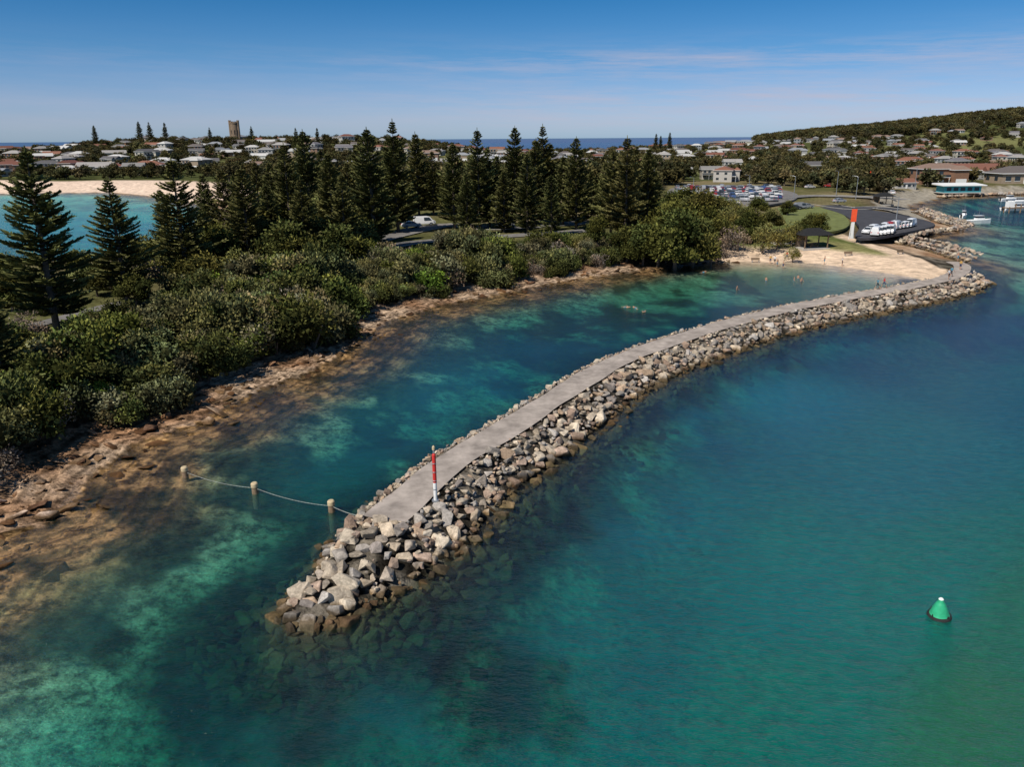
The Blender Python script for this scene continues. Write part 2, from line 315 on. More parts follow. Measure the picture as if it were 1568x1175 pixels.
def rocks(name,items,mat,cols=RCOL):
    Vs=[];Fs=[];C=[];b=0
    for (x,y,z,s,fl) in items:
        V,Fc=random.choice(RV);q=Matrix.Rotation(random.uniform(0,6.28),3,'Z')@Matrix.Rotation(random.uniform(-.5,.5),3,'X')@Matrix.Rotation(random.uniform(-.5,.5),3,'Y')
        sc=np.array((s*random.uniform(.8,1.25),s*random.uniform(.7,1.1),s*random.uniform(.6,.95)*fl))
        W=(V*sc)@np.array(q).T+np.array((x,y,z));Vs.append(W);Fs+=[[i+b for i in f] for f in Fc];b+=len(W)
        c=np.array(random.choice(cols))*random.uniform(.68,1.12);C.append(np.tile(c,(len(W),1)))
    V=np.concatenate(Vs);C=np.concatenate(C);me=bpy.data.meshes.new(name);me.from_pydata(V.tolist(),[],Fs);me.materials.append(mat)
    a=me.color_attributes.new('shade','FLOAT_COLOR','POINT');cc_=np.ones((len(V),4));cc_[:,:3]=C;a.data.foreach_set('color',cc_.ravel());me.update()
    return place(name,me)
m,nt,o=newmat('boulder_mat');p=N(nt,'ShaderNodeBsdfPrincipled');p.inputs['Roughness'].default_value=.85;p.inputs['Specular IOR Level'].default_value=.2
at=N(nt,'ShaderNodeAttribute',attribute_name='shade');n=noise(nt,1.6,6,rough=.7);nn=noise(nt,7,3)
c=mixc(nt,at.outputs[0],ramp(nt,[(.3,.55),(.68,1.25)],n.outputs[0]).outputs[0],1.0,'MULTIPLY')
c=mixc(nt,c,ramp(nt,[(.4,.8),(.6,1.1)],nn.outputs[0]).outputs[0],1.0,'MULTIPLY')
g=N(nt,'ShaderNodeNewGeometry');sx=N(nt,'ShaderNodeSeparateXYZ');nt.links.new(g.outputs['Position'],sx.inputs[0])
zz=mth(nt,'ADD',sx.outputs[2],mth(nt,'MULTIPLY',n.outputs[0],.5))
wet=ramp(nt,[(.0,(.20,.21,.12)),(.30,(.21,.185,.115)),(.52,(.34,.28,.20)),(.76,(1,1,1))],mth(nt,'MULTIPLY_ADD',zz,.7,.1))
c=mixc(nt,c,wet.outputs[0],1.0,'MULTIPLY');nt.links.new(c,p.inputs['Base Color']);nt.links.new(bump(nt,n.outputs[0],.7,.12),p.inputs['Normal']);nt.links.new(p.outputs[0],o.inputs[0]);bould=m
items=[];Ltot=arc[-1]
def clat(s):
    k=min(max(np.searchsorted(arc,s)-1,0),len(CL)-2);t=(s-arc[k])/(arc[k+1]-arc[k]);p0,p1=CLa[k],CLa[k+1];dv=(p1-p0)/np.linalg.norm(p1-p0)
    return p0+(p1-p0)*t,np.array((dv[1],-dv[0])),dv
s0=arc[NT];send=Ltot-46
s=0.
while s<send+14:
    c0,nr,dv=clat(s)
    tip=s<s0+.6
    if tip: offs=np.arange(-3.8,6.0,.8)
    else: offs=[-4.9,-4.1,-3.3,-2.5,-1.95,2.1,2.8,3.6,4.4,5.2,6.0]
    if s>send: offs=[2.1,2.8,3.6,4.4,5.2]
    for of in offs:
        a=of+random.uniform(-.25,.25);x,y=c0+nr*a+dv*random.uniform(-.35,.35)
        z=float(prof(np.array(a),np.array(s)))
        sz=random.choice([.34,.4,.46,.52,.6,.74])*(1.1 if tip else 1)*(1.1 if of>0 else .85)
        if abs(of)<2.2 and not tip: sz*=.72; z+=.05
        if of<-4.5 and random.random()<.4: continue
        items.append((x,y,z+.02+random.uniform(-.1,.2),sz,1))
    s+=.9 if s<60 else 1.05
c0,nr,dv=clat(0.)
for _ in range(200):
    t=random.uniform(0,math.pi);r_=7.5*math.sqrt(random.random());q=c0+nr*math.cos(t)*r_*1.0-dv*math.sin(t)*r_*.8
    z=.75-.5*r_; items.append((q[0],q[1],max(z,hz(q[0],q[1]))+random.uniform(-.15,.1),random.uniform(.34,.72),1))
for _ in range(420):
    s=random.uniform(0,send);c0,nr,dv=clat(s);of=random.choice([random.uniform(5.5,7.5),random.uniform(5.5,9.5),random.uniform(-6,-4.2)]);q=c0+nr*of
    items.append((q[0],q[1],hz(q[0],q[1]),random.uniform(.25,.8),1))
for _ in range(2600):
    s=random.uniform(0,send);c0,nr,dv=clat(s);of=random.choice([random.uniform(1.45,5.5),random.uniform(-3.6,-1.4)]);q=c0+nr*of
    sm=abs(of)<1.9
    items.append((q[0],q[1],float(prof(np.array(of),np.array(s)))+(.16 if sm else random.uniform(.1,.4)),random.uniform(.07,.16) if sm else random.uniform(.12,.28),1))
for _ in range(110):
    s=s0+random.uniform(-.8,1.6);c0,nr,dv=clat(s);q=c0+nr*random.uniform(-1.7,1.7);items.append((q[0],q[1],1.86,random.uniform(.06,.26)*(1.2 if s<s0 else .5),.8))
rocks('breakwater_boulders',items,bould)
def revet(name,px,z=0.,rows=3,dens=1.0,size=(.45,.9),side=1,wid=1.1):
    pl=catmull([P(a,b,0) for a,b in px],1.2);it=[]
    for k in range(len(pl)-1):
        dv=(pl[k+1]-pl[k]);dv/=np.linalg.norm(dv)+1e-6;nr=np.array((dv[1],-dv[0]))*side
        for r_ in range(rows):
            if random.random()<dens:
                q=pl[k]-nr*(r_*wid-.5)+dv*random.uniform(-.4,.4);it.append((q[0],q[1],.1+r_*.5+random.uniform(-.1,.2),random.uniform(*size),1))
    return rocks(name,it,bould)
revet('harbour_rock_wall',[(1478,402),(1440,389),(1400,378),(1373,372),(1400,363),(1440,357),(1464,354),(1466,350),(1430,338),(1398,325)],rows=4,side=-1)
revet('far_rock_wall',[(1440,303),(1500,300),(1570,298),(1700,295)],rows=2,side=-1,size=(.8,1.5),wid=2)
it=[];pl=catmull([P(a,b,0) for a,b in LANDPX[1:18]],1.0)
for k in range(len(pl)-1):
    dv=pl[k+1]-pl[k];dv/=np.linalg.norm(dv)+1e-6;nr=np.array((-dv[1],dv[0]))
    for _ in range(5):
        q=pl[k]+nr*random.gauss(1.2,3.4)
        it.append((q[0],q[1],hz(q[0],q[1])+.0,random.choice([.12,.16,.2,.28,.4,.6,.9]),.28))
for px,py,sz in [(72,788,.8),(30,760,.6),(250,640,.8),(150,700,.6),(60,740,.6),(230,655,1.0),(330,632,1.1),(320,645,.7),(10,800,.6)]:
    x,y=P(px,py,.3);it.append((x,y,.25,sz,.55))
rocks('shore_rocks',it,bould,[(.40,.23,.13),(.48,.34,.23),(.32,.18,.10),(.54,.40,.30),(.27,.15,.09)])
# ------------------------------------------------------------------ ribbons / pavements
def ribbon(name,pts,w,z,mat,kerb=None,step=1.5):
    c=catmull(pts,step);mb=MB();L=[];Rr=[]
    for k in range(len(c)):
        d_=c[min(k+1,len(c)-1)]-c[max(k-1,0)];d_/=np.linalg.norm(d_)+1e-9;nr=np.array((-d_[1],d_[0]));w0=w/2;w1_=w/2
        if 'gravel' in mat.name: w0+=.10*math.sin(k*.31)+.05*math.sin(k*.83);w1_+=.10*math.sin(k*.27+2)+.05*math.sin(k*.71)
        L.append((*(c[k]+nr*w0),z));Rr.append((*(c[k]-nr*w1_),z))
    n=len(c);mb.add(L+Rr,[(k,n+k,n+k+1,k+1) for k in range(n-1)],0)
    mats=[mat]
    if kerb:
        mats.append(kerb)
        for side in (L,Rr):
            sg=1 if side is L else -1
            for k in range(n-1):
                a=np.array(side[k]);b=np.array(side[k+1]);t=b-a;t/=np.linalg.norm(t)+1e-9;nn_=np.array((-t[1],t[0],0))*sg*.2
                mb.add([a,b,b+nn_,a+nn_,a+(0,0,.13),b+(0,0,.13),b+nn_+(0,0,.13),a+nn_+(0,0,.13)],[(4,5,6,7),(0,1,5,4),(2,3,7,6)],1)
    return place(name,mb.mesh(name,mats))
def slab(name,pts,z,mat,sm=True):
    if sm: pts=[tuple(p) for p in catmull(list(pts)+[pts[0]],4.)[:-1]]
    mb=MB();n=len(pts)
    vs=[(*p,z) for p in pts]+[(*p,z-.6) for p in pts];mb.add(vs,[tuple(range(n))]+[(k,n+k,n+(k+1)%n,(k+1)%n) for k in range(n)],0)
    me=mb.mesh(name,[mat]);bm=bmesh.new();bm.from_mesh(me);bmesh.ops.recalc_face_normals(bm,faces=bm.faces);bm.to_mesh(me);bm.free();return place(name,me)
gravel=simple('gravel_path_mat',(.345,.30,.265),.95,nscale=.8,var=.34,bst=.5,spec=.1,det=8)
asph=simple('asphalt_mat',(.06,.06,.067),.9,nscale=.6,var=.2,spec=.2);oldasph=simple('old_asphalt_mat',(.17,.16,.15),.9,nscale=.4,var=.2)
conc=simple('concrete_mat',(.40,.38,.35),.85,nscale=.8,var=.15);white=simple('white_paint_mat',(.78,.78,.76),.5,nscale=4,var=.06)
red=simple('red_paint_mat',(.55,.035,.03),.5,nscale=5,var=.15);redor=simple('orange_red_panel_mat',(.8,.10,.035),.5,nscale=3,var=.1)
green=simple('green_buoy_mat',(.03,.36,.18),.45,nscale=5,var=.15);dark=simple('dark_rubber_mat',(.02,.02,.02),.7,nscale=5,var=.3)
timber=simple('timber_mat',(.20,.14,.09),.85,nscale=6,var=.35,bst=.4);palew=simple('pile_cap_mat',(.50,.40,.25),.7,nscale=4,var=.2);ropem=simple('rope_mat',(.32,.33,.30),.8)
grassm=simple('lawn_mat',(.14,.16,.05),.95,nscale=.5,var=.3)
glass=simple('window_glass_mat',(.03,.04,.05),.1,nscale=2,spec=.6);steel=simple('steel_mat',(.4,.42,.44),.4,metal=.6)
ribbon('breakwater_path',[tuple(p) for p in PATH[:-18:4]],2.9,1.93,gravel,step=.7)
def Z(z): return lambda a:[P(x,y,z) for x,y in a]
for i,(nm,pts,z,mt) in enumerate([('lawn',[(1190,318),(1240,312),(1285,325),(1300,345),(1262,356),(1215,352)],2.35,grassm),
  ('car_park',[(1025,312),(1030,288),(1110,283),(1205,292),(1215,306),(1120,318)],3.4,oldasph),
  ('boat_ramp_apron',[(1255,317),(1330,321),(1400,333),(1432,344),(1400,353),(1335,364),(1310,362),(1315,345),(1290,328)],2.42,asph)]):
    slab(nm,Z(z)(pts),z,mt)
ribbon('shore_road',Z(2.45)([(1150,299),(1200,302),(1250,311),(1300,319),(1340,318),(1380,322)]),7,2.46,asph,conc)
ribbon('upper_road',Z(3.4)([(1000,318),(1090,318),(1160,308),(1240,300),(1330,302),(1385,306)]),6,3.42,oldasph,conc)
ribbon('park_road',Z(3.3)([(540,380),(590,364),(680,346),(760,350),(860,344),(960,336),(1040,325)]),7,3.4,oldasph,conc)
ribbon('park_road',Z(3.3)([(590,380),(640,372),(720,366),(800,361),(900,354)]),4,3.42,oldasph,conc)
ribbon('footpath',Z(3.3)([(-120,545),(0,512),(80,492),(170,468),(240,452),(300,430),(360,405)]),2.6,3.38,oldasph)
ribbon('footpath',Z(3.3)([(-120,470),(0,452),(60,440),(130,425),(200,410)]),2.6,3.38,oldasph)
# ------------------------------------------------------------------ vegetation meshes
bark=simple('bark_mat',(.12,.095,.075),.9,nscale=4,var=.3)
pinem=foliage('norfolk_pine_needles_mat',[(.112,.132,.070),(.142,.148,.078),(.124,.142,.078),(.164,.158,.086)],1.0)
def quadleaf(mb,c,d,w,l,nrm,mi,col):
    d=Vector(d).normalized();sd_=d.cross(Vector(nrm));
    if sd_.length<1e-3: sd_=d.cross(Vector((1,0,0)))
    sd_.normalize();c=Vector(c);mb.add([c-sd_*w*.5,c+sd_*w*.5,c+d*l+sd_*w*.28,c+d*l-sd_*w*.28],[(0,1,2,3)],mi,col)
def pine(seed,Hh=24.,Rb=4.8,dens=1.0,pw=.7):
    r=random.Random(seed);mb=MB();mb.cyl((0,0,-1),(0,0,Hh*.5),.42,.26,8,0);mb.cyl((0,0,Hh*.5),(0,0,Hh),.26,.03,6,0)
    z=1.6+r.random();ph=r.uniform(0,6)
    while z<Hh-.2:
        t=z/Hh; Rz=Rb*min(1,(t*5)**.5)*max(.05,(1-t)**pw)*1.08*(1+.10*math.sin(z*1.1+ph)+r.uniform(-.1,.1)); nb=6 if t<.85 else 5;a0=r.uniform(0,6.28)
        if r.random()<.06 and t>.15: z+=.5
        for b in range(nb):
            if r.random()<.10: continue
            a=a0+b*6.283/nb+r.uniform(-.25,.25);Lb=Rz*r.uniform(.62,1.2);up=-.02+.45*t+r.uniform(-.08,.1)
            dr=Vector((math.cos(a),math.sin(a),0));tan=Vector((-math.sin(a),math.cos(a),0))
            def pt(q): return Vector((0,0,z))+dr*(Lb*q)+Vector((0,0,Lb*(up*q+.18*q*q)-.25*math.sin(q*3.1)*Lb*.12))
            mb.cyl(pt(0),pt(.6),.07*(1-t)+.02,.03,3,0,cap=False)
            n_=max(5,int(Lb*4.3*dens));sh=r.uniform(.6,1.3)
            for k in range(n_):
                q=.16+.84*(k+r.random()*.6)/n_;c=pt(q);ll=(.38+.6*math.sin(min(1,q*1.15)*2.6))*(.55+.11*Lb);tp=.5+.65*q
                for sg in(-1,1):
                    dd=dr*r.uniform(.35,.9)+tan*sg*r.uniform(.5,1.0)+Vector((0,0,r.uniform(.05,.6)))
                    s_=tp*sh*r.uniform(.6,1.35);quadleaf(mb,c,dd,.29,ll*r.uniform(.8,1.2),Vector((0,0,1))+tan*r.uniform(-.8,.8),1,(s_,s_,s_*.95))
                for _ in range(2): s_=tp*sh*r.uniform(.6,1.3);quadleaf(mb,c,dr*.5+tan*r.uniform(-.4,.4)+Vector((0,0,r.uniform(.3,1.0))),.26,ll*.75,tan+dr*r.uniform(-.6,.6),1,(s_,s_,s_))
        z+=r.uniform(.60,.86)*(1-.35*t)
    quadleaf(mb,(0,0,Hh-.6),(0,0,1),.25,1.4,(1,0,0),1,(1,1,1));quadleaf(mb,(0,0,Hh-.6),(0,0,1),.25,1.4,(0,1,0),1,(1,1,1))
    return mb.mesh('norfolk_pine_mesh',[bark,pinem])
PINES=[pine(1,Rb=5.2,pw=.62),pine(2,Rb=5.8,pw=.75),pine(3,Rb=5.0,pw=.6),pine(4,Rb=5.5,pw=.7),pine(5,Rb=5.1,dens=.8,pw=.55)]
def lobes_mesh(name,seed,lobes,nleaf,size,mats,trunk=None,core=True,flat=.4):
    r=random.Random(seed);mb=MB()
    if trunk: trunk(mb,r)
    for (cx,cy,cz,rad,fz) in lobes:
        n=int(nleaf*rad*rad);ls=r.uniform(.65,1.3);hue=r.uniform(.88,1.14)
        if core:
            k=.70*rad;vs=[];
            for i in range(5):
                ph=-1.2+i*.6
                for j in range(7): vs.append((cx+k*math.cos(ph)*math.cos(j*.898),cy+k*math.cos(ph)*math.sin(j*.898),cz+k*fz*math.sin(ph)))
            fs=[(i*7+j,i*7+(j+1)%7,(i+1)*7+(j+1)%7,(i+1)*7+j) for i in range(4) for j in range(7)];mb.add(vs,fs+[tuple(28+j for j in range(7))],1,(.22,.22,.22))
        for _ in range(n):
            u=r.uniform(-.45,1);a=r.uniform(0,6.283);q=math.sqrt(1-u*u);nrm=Vector((q*math.cos(a),q*math.sin(a),u));rd=rad*(.70+.5*r.random()**.8)*(1+.2*math.sin(a*3+cx)*math.cos(u*4+cy))
            c=Vector((cx,cy,cz))+Vector((nrm.x*rd,nrm.y*rd,nrm.z*rd*fz))
            if c.z<-.3: continue
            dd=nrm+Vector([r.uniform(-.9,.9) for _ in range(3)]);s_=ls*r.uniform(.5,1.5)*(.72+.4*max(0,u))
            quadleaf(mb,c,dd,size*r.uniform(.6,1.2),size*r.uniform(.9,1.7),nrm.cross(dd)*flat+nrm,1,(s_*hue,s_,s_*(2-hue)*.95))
    return mb.mesh(name,mats)
scrubm=foliage('coastal_scrub_leaf_mat',[(.058,.070,.036),(.095,.112,.050),(.165,.170,.120),(.085,.116,.044),(.135,.138,.078),(.21,.20,.165),(.068,.082,.042),(.12,.150,.050),(.16,.17,.11)],1.0,.25)
brightm=foliage('bright_shrub_leaf_mat',[(.11,.19,.045),(.15,.23,.06)],1.0)
greym=foliage('grey_twig_mat',[(.21,.18,.21),(.17,.145,.165),(.25,.22,.24)],1.0)
def bushl(seed,up=1.):
    r=random.Random(seed);L=[(0,0,1.0*up,1.35,.95)]
    for _ in range(8): a=r.uniform(0,6.28);q=r.uniform(.8,1.7);L.append((q*math.cos(a),q*math.sin(a),r.uniform(.4,1.9)*up,r.uniform(.6,1.05),r.uniform(.8,1.1)))
    return L
def stem(mb,r):
    for _ in range(5): a=r.uniform(0,6.28);mb.cyl((0,0,-.6),(1.1*math.cos(a),1.1*math.sin(a),1.2),.1,.04,5,0)
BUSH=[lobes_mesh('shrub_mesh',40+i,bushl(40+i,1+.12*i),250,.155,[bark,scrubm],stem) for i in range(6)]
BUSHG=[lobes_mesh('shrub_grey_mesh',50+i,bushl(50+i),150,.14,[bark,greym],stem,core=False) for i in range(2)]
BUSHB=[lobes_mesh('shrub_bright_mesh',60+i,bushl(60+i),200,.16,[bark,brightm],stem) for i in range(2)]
broadm=foliage('broadleaf_mat',[(.062,.078,.034),(.085,.098,.040),(.105,.108,.050),(.056,.070,.030)],1.0,.2)
olivem=foliage('olive_leaf_mat',[(.15,.15,.06),(.17,.16,.08)],1.0,.2)
farm=foliage('far_tree_leaf_mat',[(.062,.068,.046),(.084,.088,.054),(.104,.102,.066),(.070,.072,.052),(.096,.088,.068)],1.05,.02)
def treel(seed,h=8,w=3.4,n=12,lo=.22):
    r=random.Random(seed);L=[]
    for _ in range(n): a=r.uniform(0,6.28);q=w*math.sqrt(r.random());L.append((q*math.cos(a),q*math.sin(a),h*(lo+(.85-lo)*r.random()*(1-.45*q/w)),r.uniform(1.0,1.9)*h/8,r.uniform(.7,.95)))
    L.append((0,0,h*.72,2.0*h/8,.8));return L
def mktrunk(L,h):
    def f(mb,r):
        mb.cyl((0,0,-1),(.1,0,h*.35),.28,.2,7,0)
        for l in L[:7]: mb.cyl((.1,0,h*.33),(l[0]*.8,l[1]*.8,l[2]),.14,.05,5,0)
    return f
TREE=[]
for i in range(4): L=treel(70+i,8,3.2,14);TREE.append(lobes_mesh('broadleaf_mesh',70+i,L,100,.26,[bark,broadm],mktrunk(L,8)))
L=treel(80,7,2.8,13);OLIVE=[lobes_mesh('olive_mesh',80,L,75,.24,[bark,olivem],mktrunk(L,7),core=False)]
L=treel(81,7,3.0,13);GREYT=[lobes_mesh('grey_tree_mesh',81,L,50,.22,[bark,greym],mktrunk(L,7),core=False)]
FART=[]
for i in range(5): L=treel(90+i,8,3.6,7);FART.append(lobes_mesh('far_tree_mesh',90+i,L,22,.62,[bark,farm],mktrunk(L,8)))
# ------------------------------------------------------------------ pines placement (px, base row, top row)
PN=[(88,508,232,1,1.15),(196,462,275,1,1.12),(290,440,246,3,1.15),(385,420,258,0,1.15),(330,400,290,4,1.),(450,398,222,3,1.05),(480,372,203,2,1.),(515,402,236,0,1.),(425,378,250,1,1.),(560,360,214,3,1.),(575,384,200,2,1.05),
(610,356,187,1,1.05),(642,330,205,0,1.),(696,350,222,4,1.),(735,352,200,3,1.0),(716,362,265,0,.9),(788,345,197,2,1.),(830,340,194,1,1.),(808,358,236,3,1.),(862,346,240,0,1.),(882,352,213,2,1.),(935,362,232,1,1.),(958,366,212,3,1.05),(990,360,228,0,1.0),
(540,378,250,1,1.),(500,345,230,4,.9),(664,330,232,3,.9),(580,372,262,2,1.),(760,338,240,4,.9),(905,340,262,0,.9),(400,350,250,2,.9),(355,405,262,4,.9),(10,600,440,2,.9),(-30,520,380,1,1.0),(470,345,212,0,.9),(1000,340,262,3,.9),(845,362,270,4,.9),(365,345,268,3,.9),
(530,410,268,3,1.),(470,418,275,1,1.),(420,408,285,2,1.),(550,345,222,1,.9),(690,335,248,1,1.),(750,348,228,1,1.),(772,356,262,0,1.),(818,345,215,0,1.),(845,340,222,2,1.),(970,345,224,1,.9),(925,345,250,3,.9),(600,335,225,0,.9),(440,350,236,3,.9),(320,372,268,0,.9),(260,400,292,2,.9)]
for i,(px,by,ty,v,ws) in enumerate(PN):
    x,y=P(px,by,3.2);_,zt=at_dist(px,ty,y);Ht=zt-3.2;sc=Ht/24.;rw=sc**.6*ws
    place('norfolk_pine',PINES[v],(x,y,3.2),0,(rw,rw,sc),rot=(random.uniform(-.02,.02),random.uniform(-.02,.02),random.uniform(0,6.28)))
for px,ty,Y in [(143,192,760),(211,186,780),(227,187,800),(251,188,790),(1005,205,1000),(1026,203,1010),(485,196,760),(320,195,800),(1012,208,980),(384,193,820),(452,196,700)]:
    x,zt=at_dist(px,ty,Y);g0=hz(x,Y);sc=max(8,zt-g0)/24;place('norfolk_pine',PINES[random.randrange(3)],(x,Y,g0),random.uniform(0,6),(max(.45,sc*.9),max(.45,sc*.9),sc))
# scrub
SH=[P(a,b,2.2) for a,b in [(-200,900),(-60,792),(0,748),(50,712),(110,678),(190,660),(275,628),(350,598),(430,580),(520,548),(565,515),(600,485),(690,460),(790,440),(880,421),(960,409),(1040,397),(1118,392),(1130,381),(1000,378),(900,384),(760,395),(640,404),(560,406),(470,416),(400,428),(300,446),(240,474),(190,500),(110,530),(0,570),(-120,630),(-260,760)]]
scr=empty('coastal_scrub');sha=np.array(SH);x0,y0=sha.min(0);x1,y1=sha.max(0);pts=[];
cand=rng.uniform((x0,y0),(x1,y1),(40000,2));cand=cand[inside(SH,cand[:,0],cand[:,1])];grid={}
for c in cand:
    k=(int(c[0]//2),int(c[1]//2));ok=True
    for i in(-1,0,1):
        for j in(-1,0,1):
            for q in grid.get((k[0]+i,k[1]+j),[]):
                if (q[0]-c[0])**2+(q[1]-c[1])**2<3.6: ok=False
    if ok: grid.setdefault(k,[]).append(c);pts.append(c)
pts=np.array(pts);ph,pd,_=height(pts[:,0],pts[:,1]);edge=sdist(SH,pts[:,0],pts[:,1]);pnz=fbm(pts[:,0]*.13,pts[:,1]*.13,77,2)
for (x,y),h,dd,e,nz_ in zip(pts,ph,pd,edge,pnz):
    if dd<5.0+1.5*math.sin(x*.6): continue
    q=random.random();s_=random.uniform(.6,1.15)*(.62+.55*S(1,8,float(e)))*(.55+1.1*nz_)*(1.15 if y<95 else 1.0)
    if e<4.5 and nz_>.50 and y>85: meb=random.choice(BUSHB);s_*=.7
    elif q<.12 or (e<5 and x<-28 and q<.4): meb=random.choice(BUSHG)
    elif q<.17: meb=random.choice(BUSHB)
    else: meb=random.choice(BUSH)
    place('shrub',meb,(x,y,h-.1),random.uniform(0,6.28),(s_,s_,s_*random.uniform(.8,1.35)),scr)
def tree(px,py,hgt,kind,name='coastal_tree',z=3.2,w=1.):
    x,y=P(px,py,z);s_=hgt/8.*.98;g0=hz(x,y);place(name,random.choice(kind),(x,y,g0-.1),random.uniform(0,6.28),(s_*w,s_*w,s_))
for a in [(1035,388,13,TREE),(1008,384,11,TREE),(1062,384,11,TREE),(1020,380,13,TREE),(1090,384,8,GREYT),(1112,381,8,GREYT),(1100,374,8,TREE),(1168,378,8,OLIVE),(1190,374,6,OLIVE),(1150,368,8,TREE),(1212,372,7,OLIVE),(1222,368,5,TREE),(1130,376,7,GREYT),(1048,376,12,TREE),
 (722,384,6,GREYT),(706,380,5,GREYT),(1075,345,11,TREE),(1050,340,11,TREE),(1100,340,8,TREE),(1125,335,7,OLIVE),(985,384,9,TREE),(960,382,8,TREE),(440,425,10,TREE),(480,415,10,TREE),(520,418,9,TREE),(560,404,8,TREE),(410,410,11,TREE),(545,392,9,TREE),(370,445,8,OLIVE),(345,430,9,TREE),
 (260,440,7,OLIVE),(320,455,7,TREE),(230,450,7,GREYT),(150,455,5,TREE),(460,380,12,TREE),(500,380,12,TREE),(430,365,12,TREE),(530,360,11,TREE),(600,335,9,TREE),(580,345,10,TREE),(915,378,7,TREE),(1255,358,6,TREE),(1240,352,5,TREE),(640,322,9,TREE),(700,322,10,TREE),(760,325,10,TREE),(820,325,11,TREE),(880,322,10,TREE),(930,322,11,TREE),(980,325,10,TREE),(670,316,10,TREE),(740,316,10,TREE),(1215,386,4,OLIVE),(1180,352,6,TREE),(1150,345,6,GREYT),(30,560,5,TREE),(60,470,6,OLIVE),
 (1080,362,9,TREE),(1110,356,8,OLIVE),(1140,356,7,TREE),(1005,352,9,TREE),(1030,332,9,TREE),(880,384,5,OLIVE),(1160,328,6,TREE),(1205,330,5,TREE),(1060,322,7,TREE),(1120,322,5,OLIVE),
 (20,480,6,TREE),(130,438,6,TREE),(170,448,6,OLIVE),(240,430,8,TREE),(210,470,5,TREE),(285,455,6,TREE),(180,425,6,GREYT),(90,455,4,GREYT),(300,418,8,TREE),(340,415,9,TREE),(260,418,7,TREE),(380,392,10,TREE),(145,520,4,TREE),(50,530,5,GREYT),(10,430,5,TREE),(215,415,6,TREE)]: tree(a[0],a[1],a[2],a[3],z=3.2 if a[0]<1100 else 2.2)
CARP=[P(a,b,3.3) for a,b in [(1015,316),(1022,284),(1110,278),(1212,286),(1300,300),(1400,304),(1400,335),(1220,330),(1120,322)]]
mass=empty('distant_trees');houses=[]
def scatter(n,xr,yr,hr,cond=None,kinds=FART):
    X=rng.uniform(*xr,n);Y=rng.uniform(*yr,n);h,dd,_=height(X,Y);ic=inside(CARP,X,Y)
    for x,y,z,q,c in zip(X,Y,h,dd,ic):
        if q<(40 if (y>330 and x<-40) else 14) or c or (cond and not cond(x,y)): continue
        if any(abs(x-a)<8 and -4<b-y<12 for a,b in houses): continue
        s_=random.uniform(*hr)/8
        if .0<x/y<.30 and y>450: s_=min(s_,max(.35,(CAMH-2-z-5*(y/900))/9))
        place('tree_clump',random.choice(kinds),(x,y,z-.3),random.uniform(0,6.28),(s_*random.uniform(.9,1.4),s_*random.uniform(.9,1.4),s_),mass)
# ------------------------------------------------------------------ houses
wallm=objrand('house_wall_mat',[(.40,.36,.30),(.48,.46,.43),(.25,.14,.09),(.33,.26,.19),(.35,.35,.35),(.28,.18,.13),(.50,.47,.40),(.27,.29,.31)],.8,.13)
roofm=objrand('house_roof_mat',[(.19,.08,.055),(.24,.23,.22),(.12,.115,.115),(.34,.32,.30),(.22,.10,.07),(.17,.16,.17),(.25,.17,.13),(.48,.47,.45),(.14,.12,.11),(.24,.11,.07),(.27,.28,.30),(.56,.55,.53)],.6,.57)
def house(w,d,h,hip,seed,wing=True):
    mb=MB()
    def block(x0,x1,y0,y1,h,hip,rh):
        mb.box(x0,x1,y0,y1,-3,h,0);e=.6;a,b,c_,d_=x0-e,x1+e,y0-e,y1+e;ym=(c_+d_)/2;ins=(d_-c_)/2 if hip else .0
        ins=min(ins,(b-a)/2-.2)
        mb.box(a,b,c_,d_,h,h+.2,3)
        V=[(a,c_,h+.203),(b,c_,h+.203),(b,d_,h+.203),(a,d_,h+.203),(a+ins,ym,h+.2+rh),(b-ins,ym,h+.2+rh)]
        mb.add(V,[(0,1,5,4),(2,3,4,5),(1,2,5),(3,0,4)],1)
    block(-w/2,w/2,-d/2,d/2,h,hip,2.0)
    if wing: block(w*.12,w*.45,-d/2-3.5,-d/2-.003,h-.35,hip,1.6)
    ns=1 if h<4 else 2
    for s_ in range(ns):
        zb=.9+s_*2.9
        x=-w/2+1
        while x<w/2-1.6:
            if not(wing and x>w*.1-1.7): mb.box(x,x+1.7,-d/2-.06,-d/2-.003,zb,zb+1.3,2);mb.box(x-.1,x+1.8,-d/2-.09,-d/2-.003,zb-.12,zb-.003,3)
            mb.box(x,x+1.4,d/2+.003,d/2+.06,zb,zb+1.2,2);x+=2.9
        for yy in(-d/4,d/5): mb.box(-w/2-.06,-w/2-.003,yy,yy+1.5,zb,zb+1.2,2);mb.box(w/2+.003,w/2+.06,yy,yy+1.5,zb,zb+1.2,2)
    if wing: mb.box(w*.16,w*.41,-d/2-3.57,-d/2-3.503,-.2,2.2,3)
    mb.box(-w*.05,-w*.05+1,-d/2-.12,-d/2-.07,0,2.1,3)
    if ns==2: mb.box(-w/2,w*.08,-d/2-2.2,-d/2-.1,2.75,2.9,3);[mb.box(x,x+.12,-d/2-2.2,-d/2-2.08,-1,2.75,3) for x in(-w/2,-w*.2,w*.05)];mb.box(-w/2,w*.08,-d/2-2.2,-d/2-2.15,2.9,3.8,2)
    mb.box(w*.3,w*.3+.7,d*.1,d*.1+.7,h,h+2.2,0)
    return mb.mesh('house_mesh',[wallm,roofm,glass,white])
HV=[house(15,9,3,True,1),house(13,8,5.8,True,2,False),house(17,9,3,False,3),house(14,9,5.8,False,4),house(12,8,3,False,5,False),house(18,10,5.9,True,6)]
